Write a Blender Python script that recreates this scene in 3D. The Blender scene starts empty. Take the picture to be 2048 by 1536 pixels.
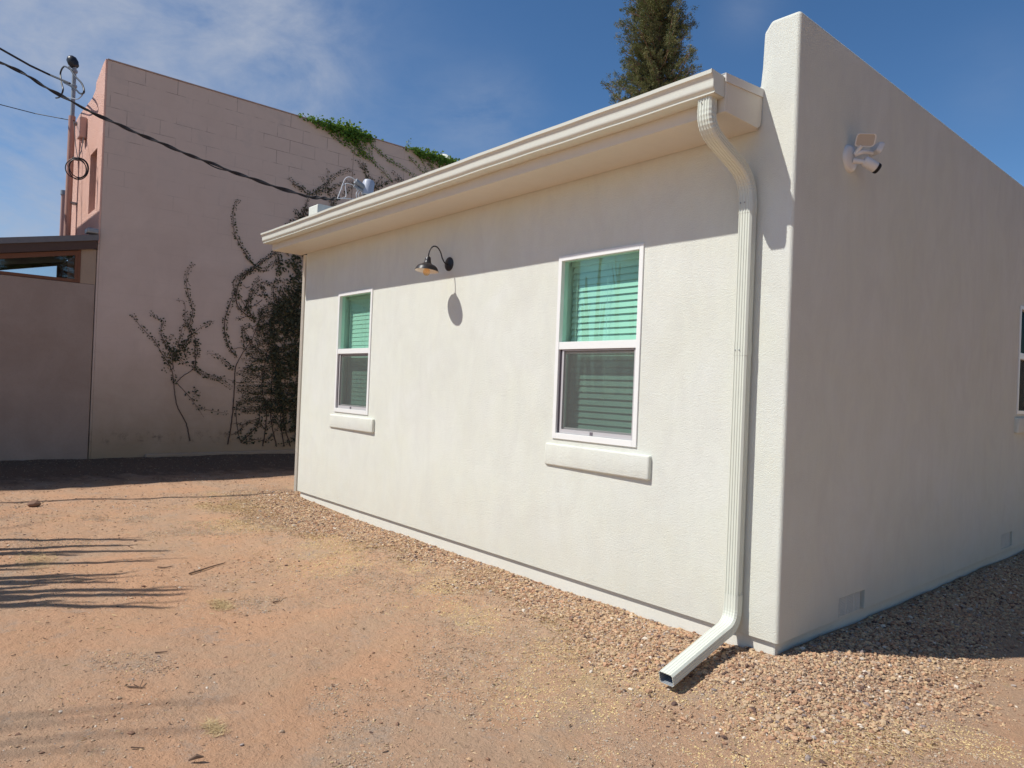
import bpy, bmesh, math, random
import numpy as np
from mathutils import Vector, Matrix, noise as mnoise
R = math.radians
SC = bpy.context.scene
COL = SC.collection
random.seed(7); RNG = np.random.default_rng(7)

# ------------------------------------------------------------ camera
CY, CP, CR, CF = -0.8563, 0.0062, 0.0396, 1404.3
CAM = Vector((2.2489, -4.2873, 1.65))
fw = Vector((math.sin(CY)*math.cos(CP), math.cos(CY)*math.cos(CP), math.sin(CP)))
r0 = Vector((math.cos(CY), -math.sin(CY), 0)); u0 = r0.cross(fw)
rt = r0*math.cos(CR) + u0*math.sin(CR); up = -r0*math.sin(CR) + u0*math.cos(CR)
cd = bpy.data.cameras.new('camera'); co = bpy.data.objects.new('camera', cd); COL.objects.link(co)
m = Matrix((rt, up, -fw)).transposed().to_4x4(); m.translation = CAM; co.matrix_world = m
cd.sensor_fit = 'HORIZONTAL'; cd.sensor_width = 36; cd.lens = 36*CF/2048; cd.clip_start = .05; cd.clip_end = 2000
SC.camera = co

# ------------------------------------------------------------ light
SA, SK = .47, 1.38      # sideways run and drop of a shadow per metre of depth
SUN = Vector((-SA, -1.0, SK)).normalized()
SUN_EL = math.asin(SUN.z)
ld = bpy.data.lights.new('sun', 'SUN'); ld.energy = 4.7; ld.angle = R(.55); ld.color = (1, .965, .90)
lo = bpy.data.objects.new('sun', ld); COL.objects.link(lo)
lo.rotation_euler = SUN.to_track_quat('Z', 'Y').to_euler()
SC.view_settings.view_transform = 'Standard'; SC.view_settings.look = 'None'
SC.view_settings.exposure = 0.0; SC.view_settings.gamma = 1; SC.view_settings.use_curve_mapping = False

W = bpy.data.worlds.new('World'); SC.world = W; W.use_nodes = True
nt = W.node_tree; nt.nodes.clear()
def nd(t, ty, **k):
    n = t.nodes.new(ty)
    for a, v in k.items():
        if a.startswith('i_'):
            n.inputs[a[2:].replace('_', ' ')].default_value = v
        else: setattr(n, a, v)
    return n
def mth(t, op, a, b=None, c=None, clamp=False):
    n = t.nodes.new('ShaderNodeMath'); n.operation = op; n.use_clamp = clamp
    for i, v in enumerate((a, b, c)):
        if v is None: continue
        if hasattr(v, 'links'): t.links.new(v, n.inputs[i])
        else: n.inputs[i].default_value = v
    return n.outputs[0]
def ramp(t, f, stops, interp='LINEAR'):
    n = t.nodes.new('ShaderNodeValToRGB'); n.color_ramp.interpolation = interp
    e = n.color_ramp.elements
    while len(e) < len(stops): e.new(.5)
    for x, (p, c) in zip(e, stops):
        x.position = p; x.color = (c, c, c, 1) if isinstance(c, (int, float)) else (*c, 1)
    t.links.new(f, n.inputs[0]); return n.outputs[0]
def mixc(t, f, a, b, mode='MIX'):
    n = t.nodes.new('ShaderNodeMix'); n.data_type = 'RGBA'; n.blend_type = mode
    for i, v in ((0, f), (6, a), (7, b)):
        if hasattr(v, 'links'): t.links.new(v, n.inputs[i])
        else: n.inputs[i].default_value = v if i == 0 else (*v, 1)
    return n.outputs[2]
def noise(t, vec, scale, detail=4, rough=.55, dist=0):
    n = nd(t, 'ShaderNodeTexNoise'); n.inputs['Scale'].default_value = scale
    n.inputs['Detail'].default_value = detail; n.inputs['Roughness'].default_value = rough
    n.inputs['Distortion'].default_value = dist
    if vec is not None: t.links.new(vec, n.inputs['Vector'])
    return n.outputs['Fac']
def mapping(t, vec, sc=(1, 1, 1), rot=(0, 0, 0), loc=(0, 0, 0)):
    n = nd(t, 'ShaderNodeMapping'); n.inputs['Scale'].default_value = sc
    n.inputs['Rotation'].default_value = rot; n.inputs['Location'].default_value = loc
    t.links.new(vec, n.inputs['Vector']); return n.outputs[0]

sky = nd(nt, 'ShaderNodeTexSky', sky_type='NISHITA', sun_disc=False, sun_elevation=SUN_EL,
         sun_rotation=math.atan2(SUN.x, SUN.y), altitude=1600, air_density=1.0, dust_density=.4, ozone_density=2.2)
geo = nd(nt, 'ShaderNodeTexCoord')
def skydir(px, py):
    d = fw + rt*((px-1024)/CF) + up*((768-py)/CF); return d.normalized()
# high thin cirrus: streaky noise in world directions, thick towards the west
gen = geo.outputs['Generated']
st = mapping(nt, gen, sc=(1.0, 1.6, 3.4), rot=(0, R(-28), R(25)))
n1 = noise(nt, st, 3.2, 9, .62, .5)
n2 = noise(nt, mapping(nt, gen, sc=(1, 1, 1.6)), 22, 6, .6, .2)
cl = mth(nt, 'ADD', n1, mth(nt, 'MULTIPLY', mth(nt, 'SUBTRACT', n2, .5), .35))
lobe = None
for (px, py, w, s) in [(20, 90, .24, .80), (250, 10, .18, .72), (400, 90, .13, .50), (530, 150, .08, .16), (600, 110, .05, .12), (930, 245, .06, .26), (1010, 225, .05, .22), (90, 265, .07, .34), (560, 250, .12, .2), (1500, 8, .035, .22), (1990, 160, .05, .10), (-300, 300, .4, .4)]:
    d = skydir(px, py)
    dp = nd(nt, 'ShaderNodeVectorMath', operation='DOT_PRODUCT'); nt.links.new(gen, dp.inputs[0]); dp.inputs[1].default_value = d
    x = mth(nt, 'DIVIDE', mth(nt, 'SUBTRACT', 1.0, dp.outputs['Value']), w*w/2)
    g = mth(nt, 'MULTIPLY', mth(nt, 'EXPONENT', mth(nt, 'MULTIPLY', x, -1.0)), s)
    lobe = g if lobe is None else mth(nt, 'ADD', lobe, g)
mask = mth(nt, 'MULTIPLY', ramp(nt, cl, [(.22, 0), (.70, 1)]), mth(nt, 'MULTIPLY', lobe, 1.15, clamp=True))
mask = mth(nt, 'MULTIPLY', mask, .85, clamp=True)
hs = nd(nt, 'ShaderNodeHueSaturation'); hs.inputs['Saturation'].default_value = 1.20; hs.inputs['Value'].default_value = 1.42; nt.links.new(sky.outputs[0], hs.inputs['Color'])
skyc = mixc(nt, mask, hs.outputs[0], (5.0, 5.6, 6.9))
bg = nd(nt, 'ShaderNodeBackground'); nt.links.new(skyc, bg.inputs[0]); bg.inputs[1].default_value = .083
wo = nd(nt, 'ShaderNodeOutputWorld'); nt.links.new(bg.outputs[0], wo.inputs[0])

# ------------------------------------------------------------ helpers
def on(px, py, ax, v):
    d = fw + rt*((px-1024)/CF) + up*((768-py)/CF)
    return CAM + d*((v-CAM[ax])/d[ax])
def link(name, me, mat, parent=None):
    o = bpy.data.objects.new(name, me); COL.objects.link(o)
    if mat: me.materials.append(mat)
    if parent: o.parent = parent
    return o
def mesh(name, V, F, mat, parent=None, smooth=False):
    me = bpy.data.meshes.new(name); me.from_pydata([tuple(v) for v in V], [], F); me.update()
    if smooth: me.polygons.foreach_set('use_smooth', [True]*len(me.polygons))
    return link(name, me, mat, parent)
def bigmesh(name, V, F, mat, parent=None, smooth=False, col=None):
    V = np.asarray(V, np.float32); F = np.asarray(F, np.int32); n = F.shape[1]
    me = bpy.data.meshes.new(name); me.vertices.add(len(V)); me.vertices.foreach_set('co', V.ravel())
    me.loops.add(F.size); me.loops.foreach_set('vertex_index', F.ravel())
    me.polygons.add(len(F)); me.polygons.foreach_set('loop_start', np.arange(0, F.size, n, dtype=np.int32))
    me.polygons.foreach_set('use_smooth', np.full(len(F), smooth))
    me.update(calc_edges=True)
    if col is not None:
        a = me.attributes.new('tone', 'FLOAT', 'POINT'); a.data.foreach_set('value', np.asarray(col, np.float32))
    return link(name, me, mat, parent)
def tag(o, label=None, cat=None, group=None, kind=None):
    for k, v in (('label', label), ('category', cat), ('group', group), ('kind', kind)):
        if v: o[k] = v
    return o
def empty(name, loc, **k):
    o = bpy.data.objects.new(name, None); COL.objects.link(o); o.location = (0, 0, 0)
    o.empty_display_size = .2; return tag(o, **k)
class MB:
    def __init__(s): s.V = []; s.F = []
    def add(s, V, F):
        b = len(s.V); s.V += [Vector(v) for v in V]; s.F += [tuple(b+i for i in f) for f in F]; return s
    def box(s, x0, x1, y0, y1, z0, z1):
        return s.add([(x0, y0, z0), (x1, y0, z0), (x1, y1, z0), (x0, y1, z0), (x0, y0, z1), (x1, y0, z1), (x1, y1, z1), (x0, y1, z1)],
              [(0, 3, 2, 1), (4, 5, 6, 7), (0, 1, 5, 4), (1, 2, 6, 5), (2, 3, 7, 6), (3, 0, 4, 7)])
    def prism(s, prof, x0, x1, ax='x'):
        n = len(prof); V = []
        for x in (x0, x1):
            for (a, b) in prof: V.append((x, a, b) if ax == 'x' else (a, x, b) if ax == 'y' else (a, b, x))
        F = [tuple(range(n))[::-1], tuple(range(n, 2*n))] + [(i, (i+1) % n, n+(i+1) % n, n+i) for i in range(n)]
        return s.add(V, F)
    def sweep(s, path, prof, side, scales=None, caps=True):
        """sweep closed profile (a along side, b along normal) along a planar path"""
        n = len(prof); V = []; P = [Vector(p) for p in path]; side = Vector(side).normalized()
        for i, p in enumerate(P):
            t = (P[min(i+1, len(P)-1)]-P[max(i-1, 0)]).normalized(); nn = t.cross(side).normalized()
            k = scales[i] if scales else 1
            if i > 0 and i < len(P)-1:
                t1 = (P[i]-P[i-1]).normalized(); k2 = 1/max(.5, t1.dot(t))
            else: k2 = 1
            for (a, b) in prof: V.append(p + side*a*k + nn*b*k*k2)
        F = []
        for i in range(len(P)-1):
            for j in range(n): F.append((i*n+j, i*n+(j+1) % n, (i+1)*n+(j+1) % n, (i+1)*n+j))
        if caps: F += [tuple(range(n))[::-1], tuple((len(P)-1)*n+j for j in range(n))]
        return s.add(V, F)
    def tube(s, path, r, n=8, caps=True):
        P = [Vector(p) for p in path]; V = []; F = []
        rr = r if isinstance(r, (list, tuple)) else [r]*len(P)
        t = (P[1]-P[0]).normalized(); a = t.orthogonal().normalized()
        for i, p in enumerate(P):
            t = (P[min(i+1, len(P)-1)]-P[max(i-1, 0)])
            if t.length < 1e-9: t = Vector((0, 0, 1))
            t.normalize(); a = (a-t*a.dot(t)).normalized(); b = t.cross(a)
            for j in range(n):
                w = 2*math.pi*j/n; V.append(p + (a*math.cos(w)+b*math.sin(w))*rr[i])
        for i in range(len(P)-1):
            for j in range(n): F.append((i*n+j, i*n+(j+1) % n, (i+1)*n+(j+1) % n, (i+1)*n+j))
        if caps: F += [tuple(range(n))[::-1], tuple((len(P)-1)*n+j for j in range(n))]
        return s.add(V, F)
    def lathe(s, prof, c, axis=(0, 0, 1), n=32, cap=False):
        ax = Vector(axis).normalized(); a = ax.orthogonal().normalized(); b = ax.cross(a); c = Vector(c); V = []; F = []
        for (r, h) in prof:
            for j in range(n):
                w = 2*math.pi*j/n; V.append(c + ax*h + (a*math.cos(w)+b*math.sin(w))*max(r, 1e-4))
        for i in range(len(prof)-1):
            for j in range(n): F.append((i*n+j, i*n+(j+1) % n, (i+1)*n+(j+1) % n, (i+1)*n+j))
        if cap: F += [tuple(range(n))[::-1], tuple((len(prof)-1)*n+j for j in range(n))]
        return s.add(V, F)
    def build(s, name, mat, parent=None, smooth=False, bevel=0, segs=2, auto=True):
        o = mesh(name, s.V, s.F, mat, parent, smooth)
        bm = bmesh.new(); bm.from_mesh(o.data); bmesh.ops.recalc_face_normals(bm, faces=bm.faces)
        if bevel:
            ed = [e for e in bm.edges if len(e.link_faces) == 2 and e.calc_face_angle(0) > .6]
            bmesh.ops.bevel(bm, geom=ed, offset=bevel, segments=segs, profile=.5, affect='EDGES', clamp_overlap=True)
        if smooth:
            for e in bm.edges:
                if len(e.link_faces) == 2 and e.calc_face_angle(0) > .7: e.smooth = False
        bm.to_mesh(o.data); bm.free(); return o
def crom(P, n=8):
    P = [Vector(p) for p in P]; out = []
    for i in range(len(P)-1):
        a = P[max(i-1, 0)]; b = P[i]; c = P[i+1]; d = P[min(i+2, len(P)-1)]
        for k in range(n):
            t = k/n; out.append(.5*((2*b)+(c-a)*t+(2*a-5*b+4*c-d)*t*t+(3*b-a-3*c+d)*t**3))
    out.append(P[-1]); return out

# ------------------------------------------------------------ materials
def mat(name, base=(.8, .8, .8), rough=.6, metal=0, spec=.5):
    m = bpy.data.materials.new(name); m.use_nodes = True; t = m.node_tree
    b = t.nodes['Principled BSDF']; b.inputs['Base Color'].default_value = (*base, 1)
    b.inputs['Roughness'].default_value = rough; b.inputs['Metallic'].default_value = metal
    b.inputs['Specular IOR Level'].default_value = spec
    return m, t, b
def objco(t):
    return nd(t, 'ShaderNodeTexCoord').outputs['Object']
def bump(t, b, h, strength, dist, prev=None):
    n = nd(t, 'ShaderNodeBump'); n.inputs['Strength'].default_value = strength; n.inputs['Distance'].default_value = dist
    t.links.new(h, n.inputs['Height'])
    if prev: t.links.new(prev, n.inputs['Normal'])
    t.links.new(n.outputs[0], b.inputs['Normal']); return n.outputs[0]
def stucco(name, c1, c2, grain=150, gd=.006, gs=.55, rough=.92):
    m, t, b = mat(name, c1, rough, spec=.15); o = objco(t)
    f = ramp(t, noise(t, o, 1.3, 5, .6, .6), [(.35, 0), (.7, 1)])
    c = mixc(t, f, c1, c2)
    f2 = ramp(t, noise(t, mapping(t, o, (2.2, 2.2, .7)), 2.6, 7, .65, .8), [(.42, 0), (.72, 1)])
    c = mixc(t, mth(t, 'MULTIPLY', f2, .4), c, tuple(x*.88 for x in c2))
    g = noise(t, o, grain, 3, .6)
    c = mixc(t, mth(t, 'MULTIPLY', ramp(t, g, [(.3, 1), (.5, 0)]), .12), c, tuple(x*.6 for x in c1))
    t.links.new(c, b.inputs['Base Color'])
    h = mth(t, 'ADD', mth(t, 'MULTIPLY', g, 1.0), mth(t, 'MULTIPLY', noise(t, o, grain*.3, 4, .6), .4))
    p = bump(t, b, noise(t, o, 3.5, 3, .5), .15, .02)
    bump(t, b, h, gs, gd, p); return m
M = {}
M['stucco'] = stucco('white_stucco', (.765, .78, .68), (.785, .80, .735), 190, .0085, .8)
# faint vertical wash marks and dusty splash near the ground
def enrich_white(m):
    t = m.node_tree; b = t.nodes['Principled BSDF']; src = b.inputs['Base Color'].links[0].from_socket; o = objco(t)
    sep = nd(t, 'ShaderNodeSeparateXYZ'); t.links.new(o, sep.inputs[0])
    low = ramp(t, mth(t, 'ADD', mth(t, 'MULTIPLY', sep.outputs[2], .6), mth(t, 'MULTIPLY', noise(t, o, 5, 5), .5)), [(.25, 1), (.75, 0)])
    c = mixc(t, mth(t, 'MULTIPLY', low, .5), src, (.69, .655, .54))
    vs = ramp(t, noise(t, mapping(t, o, (1.5, 1.5, .8), rot=(R(20), R(12), 0)), 1.5, 8, .68, 1.2), [(.44, 0), (.68, 1)])
    c = mixc(t, mth(t, 'MULTIPLY', vs, .32), c, (.64, .635, .575))
    t.links.new(c, b.inputs['Base Color'])
enrich_white(M['stucco'])
M['found'] = stucco('painted_foundation', (.70, .685, .60), (.73, .72, .65), 60, .004, .3)
M['facade'] = stucco('pink_roughcast', (.72, .435, .345), (.76, .50, .42), 38, .03, .9)
M['annex'] = stucco('tan_pink_stucco', (.32, .24, .195), (.38, .295, .245), 30, .008, .5)
def painted(name, c, rough=.42, dirt=.1):
    m, t, b = mat(name, c, rough, spec=.4); o = objco(t)
    f = ramp(t, noise(t, o, 9, 6, .65), [(.45, 0), (.8, 1)])
    t.links.new(mixc(t, mth(t, 'MULTIPLY', f, dirt), c, tuple(x*.55 for x in c)), b.inputs['Base Color'])
    bump(t, b, noise(t, o, 40, 3), .06, .004); return m
M['gutter'] = painted('cream_aluminium', (.68, .685, .60), .38)
M['pipe'] = painted('pale_downspout_enamel', (.66, .68, .59), .36)
M['trim'] = painted('cream_painted_wood', (.70, .655, .56), .55)
M['flash'] = painted('grey_white_flashing', (.66, .64, .60), .45)
M['vinyl'] = painted('white_vinyl', (.82, .825, .80), .38, .04)
M['screenf'] = painted('grey_screen_frame', (.50, .485, .49), .45)
M['chan'] = painted('dark_channel', (.16, .14, .16), .5)
M['blind'] = painted('white_blind_slat', (.76, .76, .73), .5, .03)
M['room'] = painted('recess_shade', (.25, .27, .25), .9)
M['black'] = painted('matt_black_metal', (.022, .022, .026), .38, 0)
M['ventm'] = painted('white_painted_vent', (.70, .685, .62), .6)
M['roofm'] = painted('grey_roof_membrane', (.30, .30, .30), .8)
M['dark'] = painted('dark_inside', (.012, .012, .014), .7, 0)
M['graymetal'] = painted('galvanised_grey', (.27, .29, .31), .45)
M['greybox'] = painted('pale_grey_box', (.42, .45, .52), .4)
M['cable'] = painted('black_cable', (.018, .018, .022), .5, 0)
M['wcable'] = painted('white_cable', (.70, .70, .70), .5, .02)
M['pinkpipe'] = painted('pink_painted_pipe', (.45, .27, .22), .6)
M['brownwood'] = painted('dark_brown_wood', (.085, .050, .038), .7, .3)
M['redwood'] = painted('red_brown_frame', (.17, .065, .030), .6, .3)
M['greyroof'] = painted('grey_roll_roof', (.17, .165, .17), .85, .3)
M['panel'] = stucco('ochre_panel', (.35, .26, .19), (.40, .30, .22), 40, .006, .4)
M['camwhite'] = painted('white_plastic', (.72, .72, .70), .35, .02)
M['lens'] = painted('light_lens', (.46, .42, .37), .45, .02)
M['dish'] = painted('pale_yellow_white', (.78, .76, .62), .5, .02)
def glassm(name, tint, gl=.12, rough=0.0, fk=.16):
    m = bpy.data.materials.new(name); m.use_nodes = True; t = m.node_tree; t.nodes.clear()
    tr = nd(t, 'ShaderNodeBsdfTransparent'); tr.inputs[0].default_value = (*tint, 1)
    g = nd(t, 'ShaderNodeBsdfGlossy'); g.inputs['Roughness'].default_value = rough; g.inputs[0].default_value = (.9, 1, .95, 1)
    fr = nd(t, 'ShaderNodeFresnel'); fr.inputs[0].default_value = 1.5
    f = mth(t, 'ADD', mth(t, 'MULTIPLY', fr.outputs[0], fk), gl, clamp=True)
    mx = nd(t, 'ShaderNodeMixShader'); t.links.new(f, mx.inputs[0]); t.links.new(tr.outputs[0], mx.inputs[1]); t.links.new(g.outputs[0], mx.inputs[2])
    ou = nd(t, 'ShaderNodeOutputMaterial'); t.links.new(mx.outputs[0], ou.inputs[0]); return m
M['glass'] = glassm('green_tinted_glass', (.80, .955, .895), .0)
M['glassdark'] = glassm('clear_clerestory_glass', (.84, .90, .94), .05)
M['bulb'] = glassm('amber_bulb_glass', (1.0, .80, .55), .08)
def screenm():
    m = bpy.data.materials.new('insect_screen'); m.use_nodes = True; t = m.node_tree; t.nodes.clear()
    o = objco(t)
    tr = nd(t, 'ShaderNodeBsdfTransparent'); d = nd(t, 'ShaderNodeBsdfDiffuse'); d.inputs[0].default_value = (.15, .145, .14, 1)
    n = noise(t, o, 700, 1)
    f = mth(t, 'ADD', mth(t, 'MULTIPLY', n, .2), .22)
    mx = nd(t, 'ShaderNodeMixShader'); t.links.new(f, mx.inputs[0]); t.links.new(tr.outputs[0], mx.inputs[1]); t.links.new(d.outputs[0], mx.inputs[2])
    ou = nd(t, 'ShaderNodeOutputMaterial'); t.links.new(mx.outputs[0], ou.inputs[0]); return m
M['screen'] = screenm()
def blockwall():
    m, t, b = mat('pink_painted_block', (.5, .4, .37), .93, spec=.12); o = objco(t)
    sep = nd(t, 'ShaderNodeSeparateXYZ'); t.links.new(o, sep.inputs[0])
    cmb = nd(t, 'ShaderNodeCombineXYZ'); t.links.new(sep.outputs[1], cmb.inputs[0]); t.links.new(mth(t, 'SUBTRACT', sep.outputs[2], .078), cmb.inputs[1])
    br = nd(t, 'ShaderNodeTexBrick', offset=.5); t.links.new(cmb.outputs[0], br.inputs['Vector'])
    br.inputs['Scale'].default_value = 1; br.inputs['Brick Width'].default_value = .555; br.inputs['Row Height'].default_value = .274
    br.inputs['Mortar Size'].default_value = .007; br.inputs['Mortar Smooth'].default_value = .3
    mort = br.outputs['Fac']; z = sep.outputs[2]
    nz = noise(t, o, .55, 4, .6, .5)
    upz = ramp(t, mth(t, 'ADD', mth(t, 'MULTIPLY', z, .14), mth(t, 'MULTIPLY', mth(t, 'SUBTRACT', nz, .5), .5)), [(.60, 0), (.92, 1)])
    n2 = noise(t, o, 1.7, 6, .65, .4); n3 = noise(t, o, 7, 6, .7)
    c = mixc(t, ramp(t, n2, [(.35, 0), (.7, 1)]), (.56, .44, .37), (.615, .49, .415))
    c = mixc(t, mth(t, 'MULTIPLY', ramp(t, n2, [(.5, 0), (.68, 1)]), mth(t, 'MULTIPLY', upz, .35)), c, (.30, .255, .235))
    # the part of each joint where the paint has opened
    crack = mth(t, 'MULTIPLY', mort, mth(t, 'MULTIPLY', ramp(t, noise(t, o, 2.3, 4, .6), [(.47, 0), (.6, 1)]), upz))
    c = mixc(t, mth(t, 'MULTIPLY', crack, .55), c, (.16, .12, .11))
    c = mixc(t, mth(t, 'MULTIPLY', mort, .05), c, (.3, .22, .2))
    low = ramp(t, mth(t, 'ADD', mth(t, 'MULTIPLY', z, .45), mth(t, 'MULTIPLY', mth(t, 'SUBTRACT', n2, .5), .35)), [(.10, 1), (.45, .55), (1.0, 0)])
    c = mixc(t, mth(t, 'MULTIPLY', low, .85), c, (.33, .235, .145))  # brown splash stain, with the occlusion shade at the wall foot mixed in
    band = mth(t, 'MULTIPLY', ramp(t, mth(t, 'ABSOLUTE', mth(t, 'SUBTRACT', z, .47)), [(.02, 1), (.16, 0)]), ramp(t, n3, [(.52, 0), (.66, 1)]))
    c = mixc(t, mth(t, 'MULTIPLY', band, .6), c, (.10, .07, .055))
    t.links.new(c, b.inputs['Base Color'])
    h = mth(t, 'ADD', mth(t, 'MULTIPLY', mort, -1.0), mth(t, 'MULTIPLY', noise(t, o, 60, 4), .5))
    bump(t, b, h, .3, .004); return m
M['block'] = blockwall()
def toned(name, stops, rough=.9, transl=0, bumpy=False):
    m, t, b = mat(name, (.5, .4, .3), rough, spec=.2)
    a = nd(t, 'ShaderNodeAttribute', attribute_name='tone')
    c = ramp(t, a.outputs['Fac'], stops)
    t.links.new(c, b.inputs['Base Color'])
    if transl:
        tl = nd(t, 'ShaderNodeBsdfTranslucent'); t.links.new(mixc(t, .5, c, (.2, .3, .02)), tl.inputs[0])
        mx = nd(t, 'ShaderNodeMixShader'); mx.inputs[0].default_value = transl
        t.links.new(b.outputs[0], mx.inputs[1]); t.links.new(tl.outputs[0], mx.inputs[2])
        t.links.new(mx.outputs[0], t.nodes['Material Output'].inputs[0])
    return m
M['pebble'] = toned('gravel_stones', [(0, (.12, .075, .06)), (.16, (.33, .19, .12)), (.34, (.51, .30, .18)), (.46, (.56, .39, .23)), (.60, (.43, .31, .22)), (.74, (.60, .43, .25)), (.88, (.27, .215, .20)), (1, (.70, .60, .48))], .85)
M['fines'] = toned('gravel_fines', [(0, (.22, .15, .11)), (.3, (.50, .33, .21)), (.55, (.44, .37, .29)), (.75, (.62, .45, .22)), (1, (.72, .56, .28))], .85)
M['straw'] = toned('dry_straw', [(0, (.38, .25, .13)), (.5, (.56, .40, .20)), (1, (.66, .52, .30))], .85)
M['twig'] = toned('twig_bark', [(0, (.17, .11, .075)), (1, (.30, .21, .15))], .9)
M['litter'] = toned('brown_litter', [(0, (.09, .055, .035)), (.5, (.22, .14, .09)), (1, (.42, .31, .20))], .9)
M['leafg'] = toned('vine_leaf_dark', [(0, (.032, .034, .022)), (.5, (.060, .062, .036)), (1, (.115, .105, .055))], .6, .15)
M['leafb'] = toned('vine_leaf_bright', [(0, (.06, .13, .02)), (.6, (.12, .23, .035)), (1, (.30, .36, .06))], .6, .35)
M['vstem'] = toned('vine_stem', [(0, (.075, .05, .04)), (1, (.14, .10, .085))], .9)
M['needle'] = toned('conifer_spray', [(0, (.075, .085, .040)), (.5, (.16, .165, .078)), (1, (.28, .245, .12))], .8, .15)
M['bark'] = stucco('conifer_bark', (.20, .12, .085), (.28, .17, .12), 12, .03, .6)

# ------------------------------------------------------------ ground
PX = -12.0      # plane of the pink wall
PY = -1.76      # its sunlit front
def sstep(a, b, x):
    t = np.clip((x-a)/(b-a), 0, 1); return t*t*(3-2*t)
def vnoise(x, y, s, seed=0):
    x = np.asarray(x)*s + seed*17.3; y = np.asarray(y)*s + seed*9.1
    xi = np.floor(x).astype(int); yi = np.floor(y).astype(int); xf = x-xi; yf = y-yi
    def h(a, b):
        n = (a*374761393 + b*668265263 + seed*982451653) & 0x7fffffff
        n = ((n ^ (n >> 13))*1274126177) & 0x7fffffff; return ((n ^ (n >> 16)) & 0xffff)/65535.
    u = xf*xf*(3-2*xf); v = yf*yf*(3-2*yf)
    return (h(xi, yi)*(1-u)+h(xi+1, yi)*u)*(1-v) + (h(xi, yi+1)*(1-u)+h(xi+1, yi+1)*u)*v
def fbm(x, y, s, seed=0, o=4):
    r = 0; a = .5
    for i in range(o): r = r + a*vnoise(x, y, s*2**i, seed+i); a *= .5
    return r/.9375
def gh0(x, y):
    x = np.asarray(x, float); y = np.asarray(y, float)
    base = np.interp(x, [-12.3, -11.6, -9.7, -6, -3, 0, 4], [.12, .09, -.04, -.06, -.10, -.14, -.14])
    dx = np.maximum(np.maximum(-7.256-x, x), 0); dy = np.maximum(-y, 0)
    dist = np.hypot(dx, dy); k = sstep(.85, .05, dist)
    k = k*sstep(-11, -8.5, x)
    # along the end wall keep the gravel up against the wall
    wl = np.interp(x, [-7.6, -7.2, -6.6, -5, -1, -.4, 0], [0, -.005, -.03, -.055, -.055, -.03, 0]) - .025*sstep(.4, 1.5, y)
    return base*(1-k) + wl*k
def gh(x, y):
    b = gh0(x, y)
    return b + (fbm(x, y, .9, 3)-.5)*.045 + (fbm(x, y, 4, 8, 4)-.5)*.024
def axis_lines(segs):
    out = [segs[0][0]]
    for a, b, st in segs:
        n = max(1, int(round((b-a)/st))); out += list(np.linspace(a, b, n+1)[1:])
    return np.array(out)
gx = axis_lines([(-400, -60, 40), (-60, -16, 4), (-16, -12.5, .5), (-12.5, -7, .05), (-7, 2.4, .028), (2.4, 6, .2), (6, 20, 2), (20, 400, 40)])
gy = axis_lines([(-400, -30, 40), (-30, -8, 2), (-8, -4.4, .2), (-4.4, .4, .028), (.4, 6, .07), (6, 14, .5), (14, 60, 4), (60, 400, 40)])
XX, YY = np.meshgrid(gx, gy, indexing='ij'); nx, ny = XX.shape
ZZ = gh(XX, YY) + (fbm(XX, YY, 22, 5, 3)-.5)*.008*sstep(14, 12, np.abs(XX))
idx = np.arange(nx*ny).reshape(nx, ny)
F = np.stack([idx[:-1, :-1], idx[1:, :-1], idx[1:, 1:], idx[:-1, 1:]], -1).reshape(-1, 4)
def gravelness(x, y):
    """1 next to the walls, falling off over about a metre"""
    x = np.asarray(x, float); y = np.asarray(y, float)
    dx = np.maximum(np.maximum(-7.256-x, x), 0); dy = np.maximum(-y, 0); d = np.hypot(dx, dy)
    w = .38 + .30*sstep(-2.6, 0.0, x) + .32*sstep(-3.6, -6.6, x)
    n = fbm(x, y, 1.6, 11)
    return np.clip(1.25*sstep(w*1.9, w*.35, d + (n-.5)*.9), 0, 1)
tone = gravelness(XX, YY)
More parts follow.
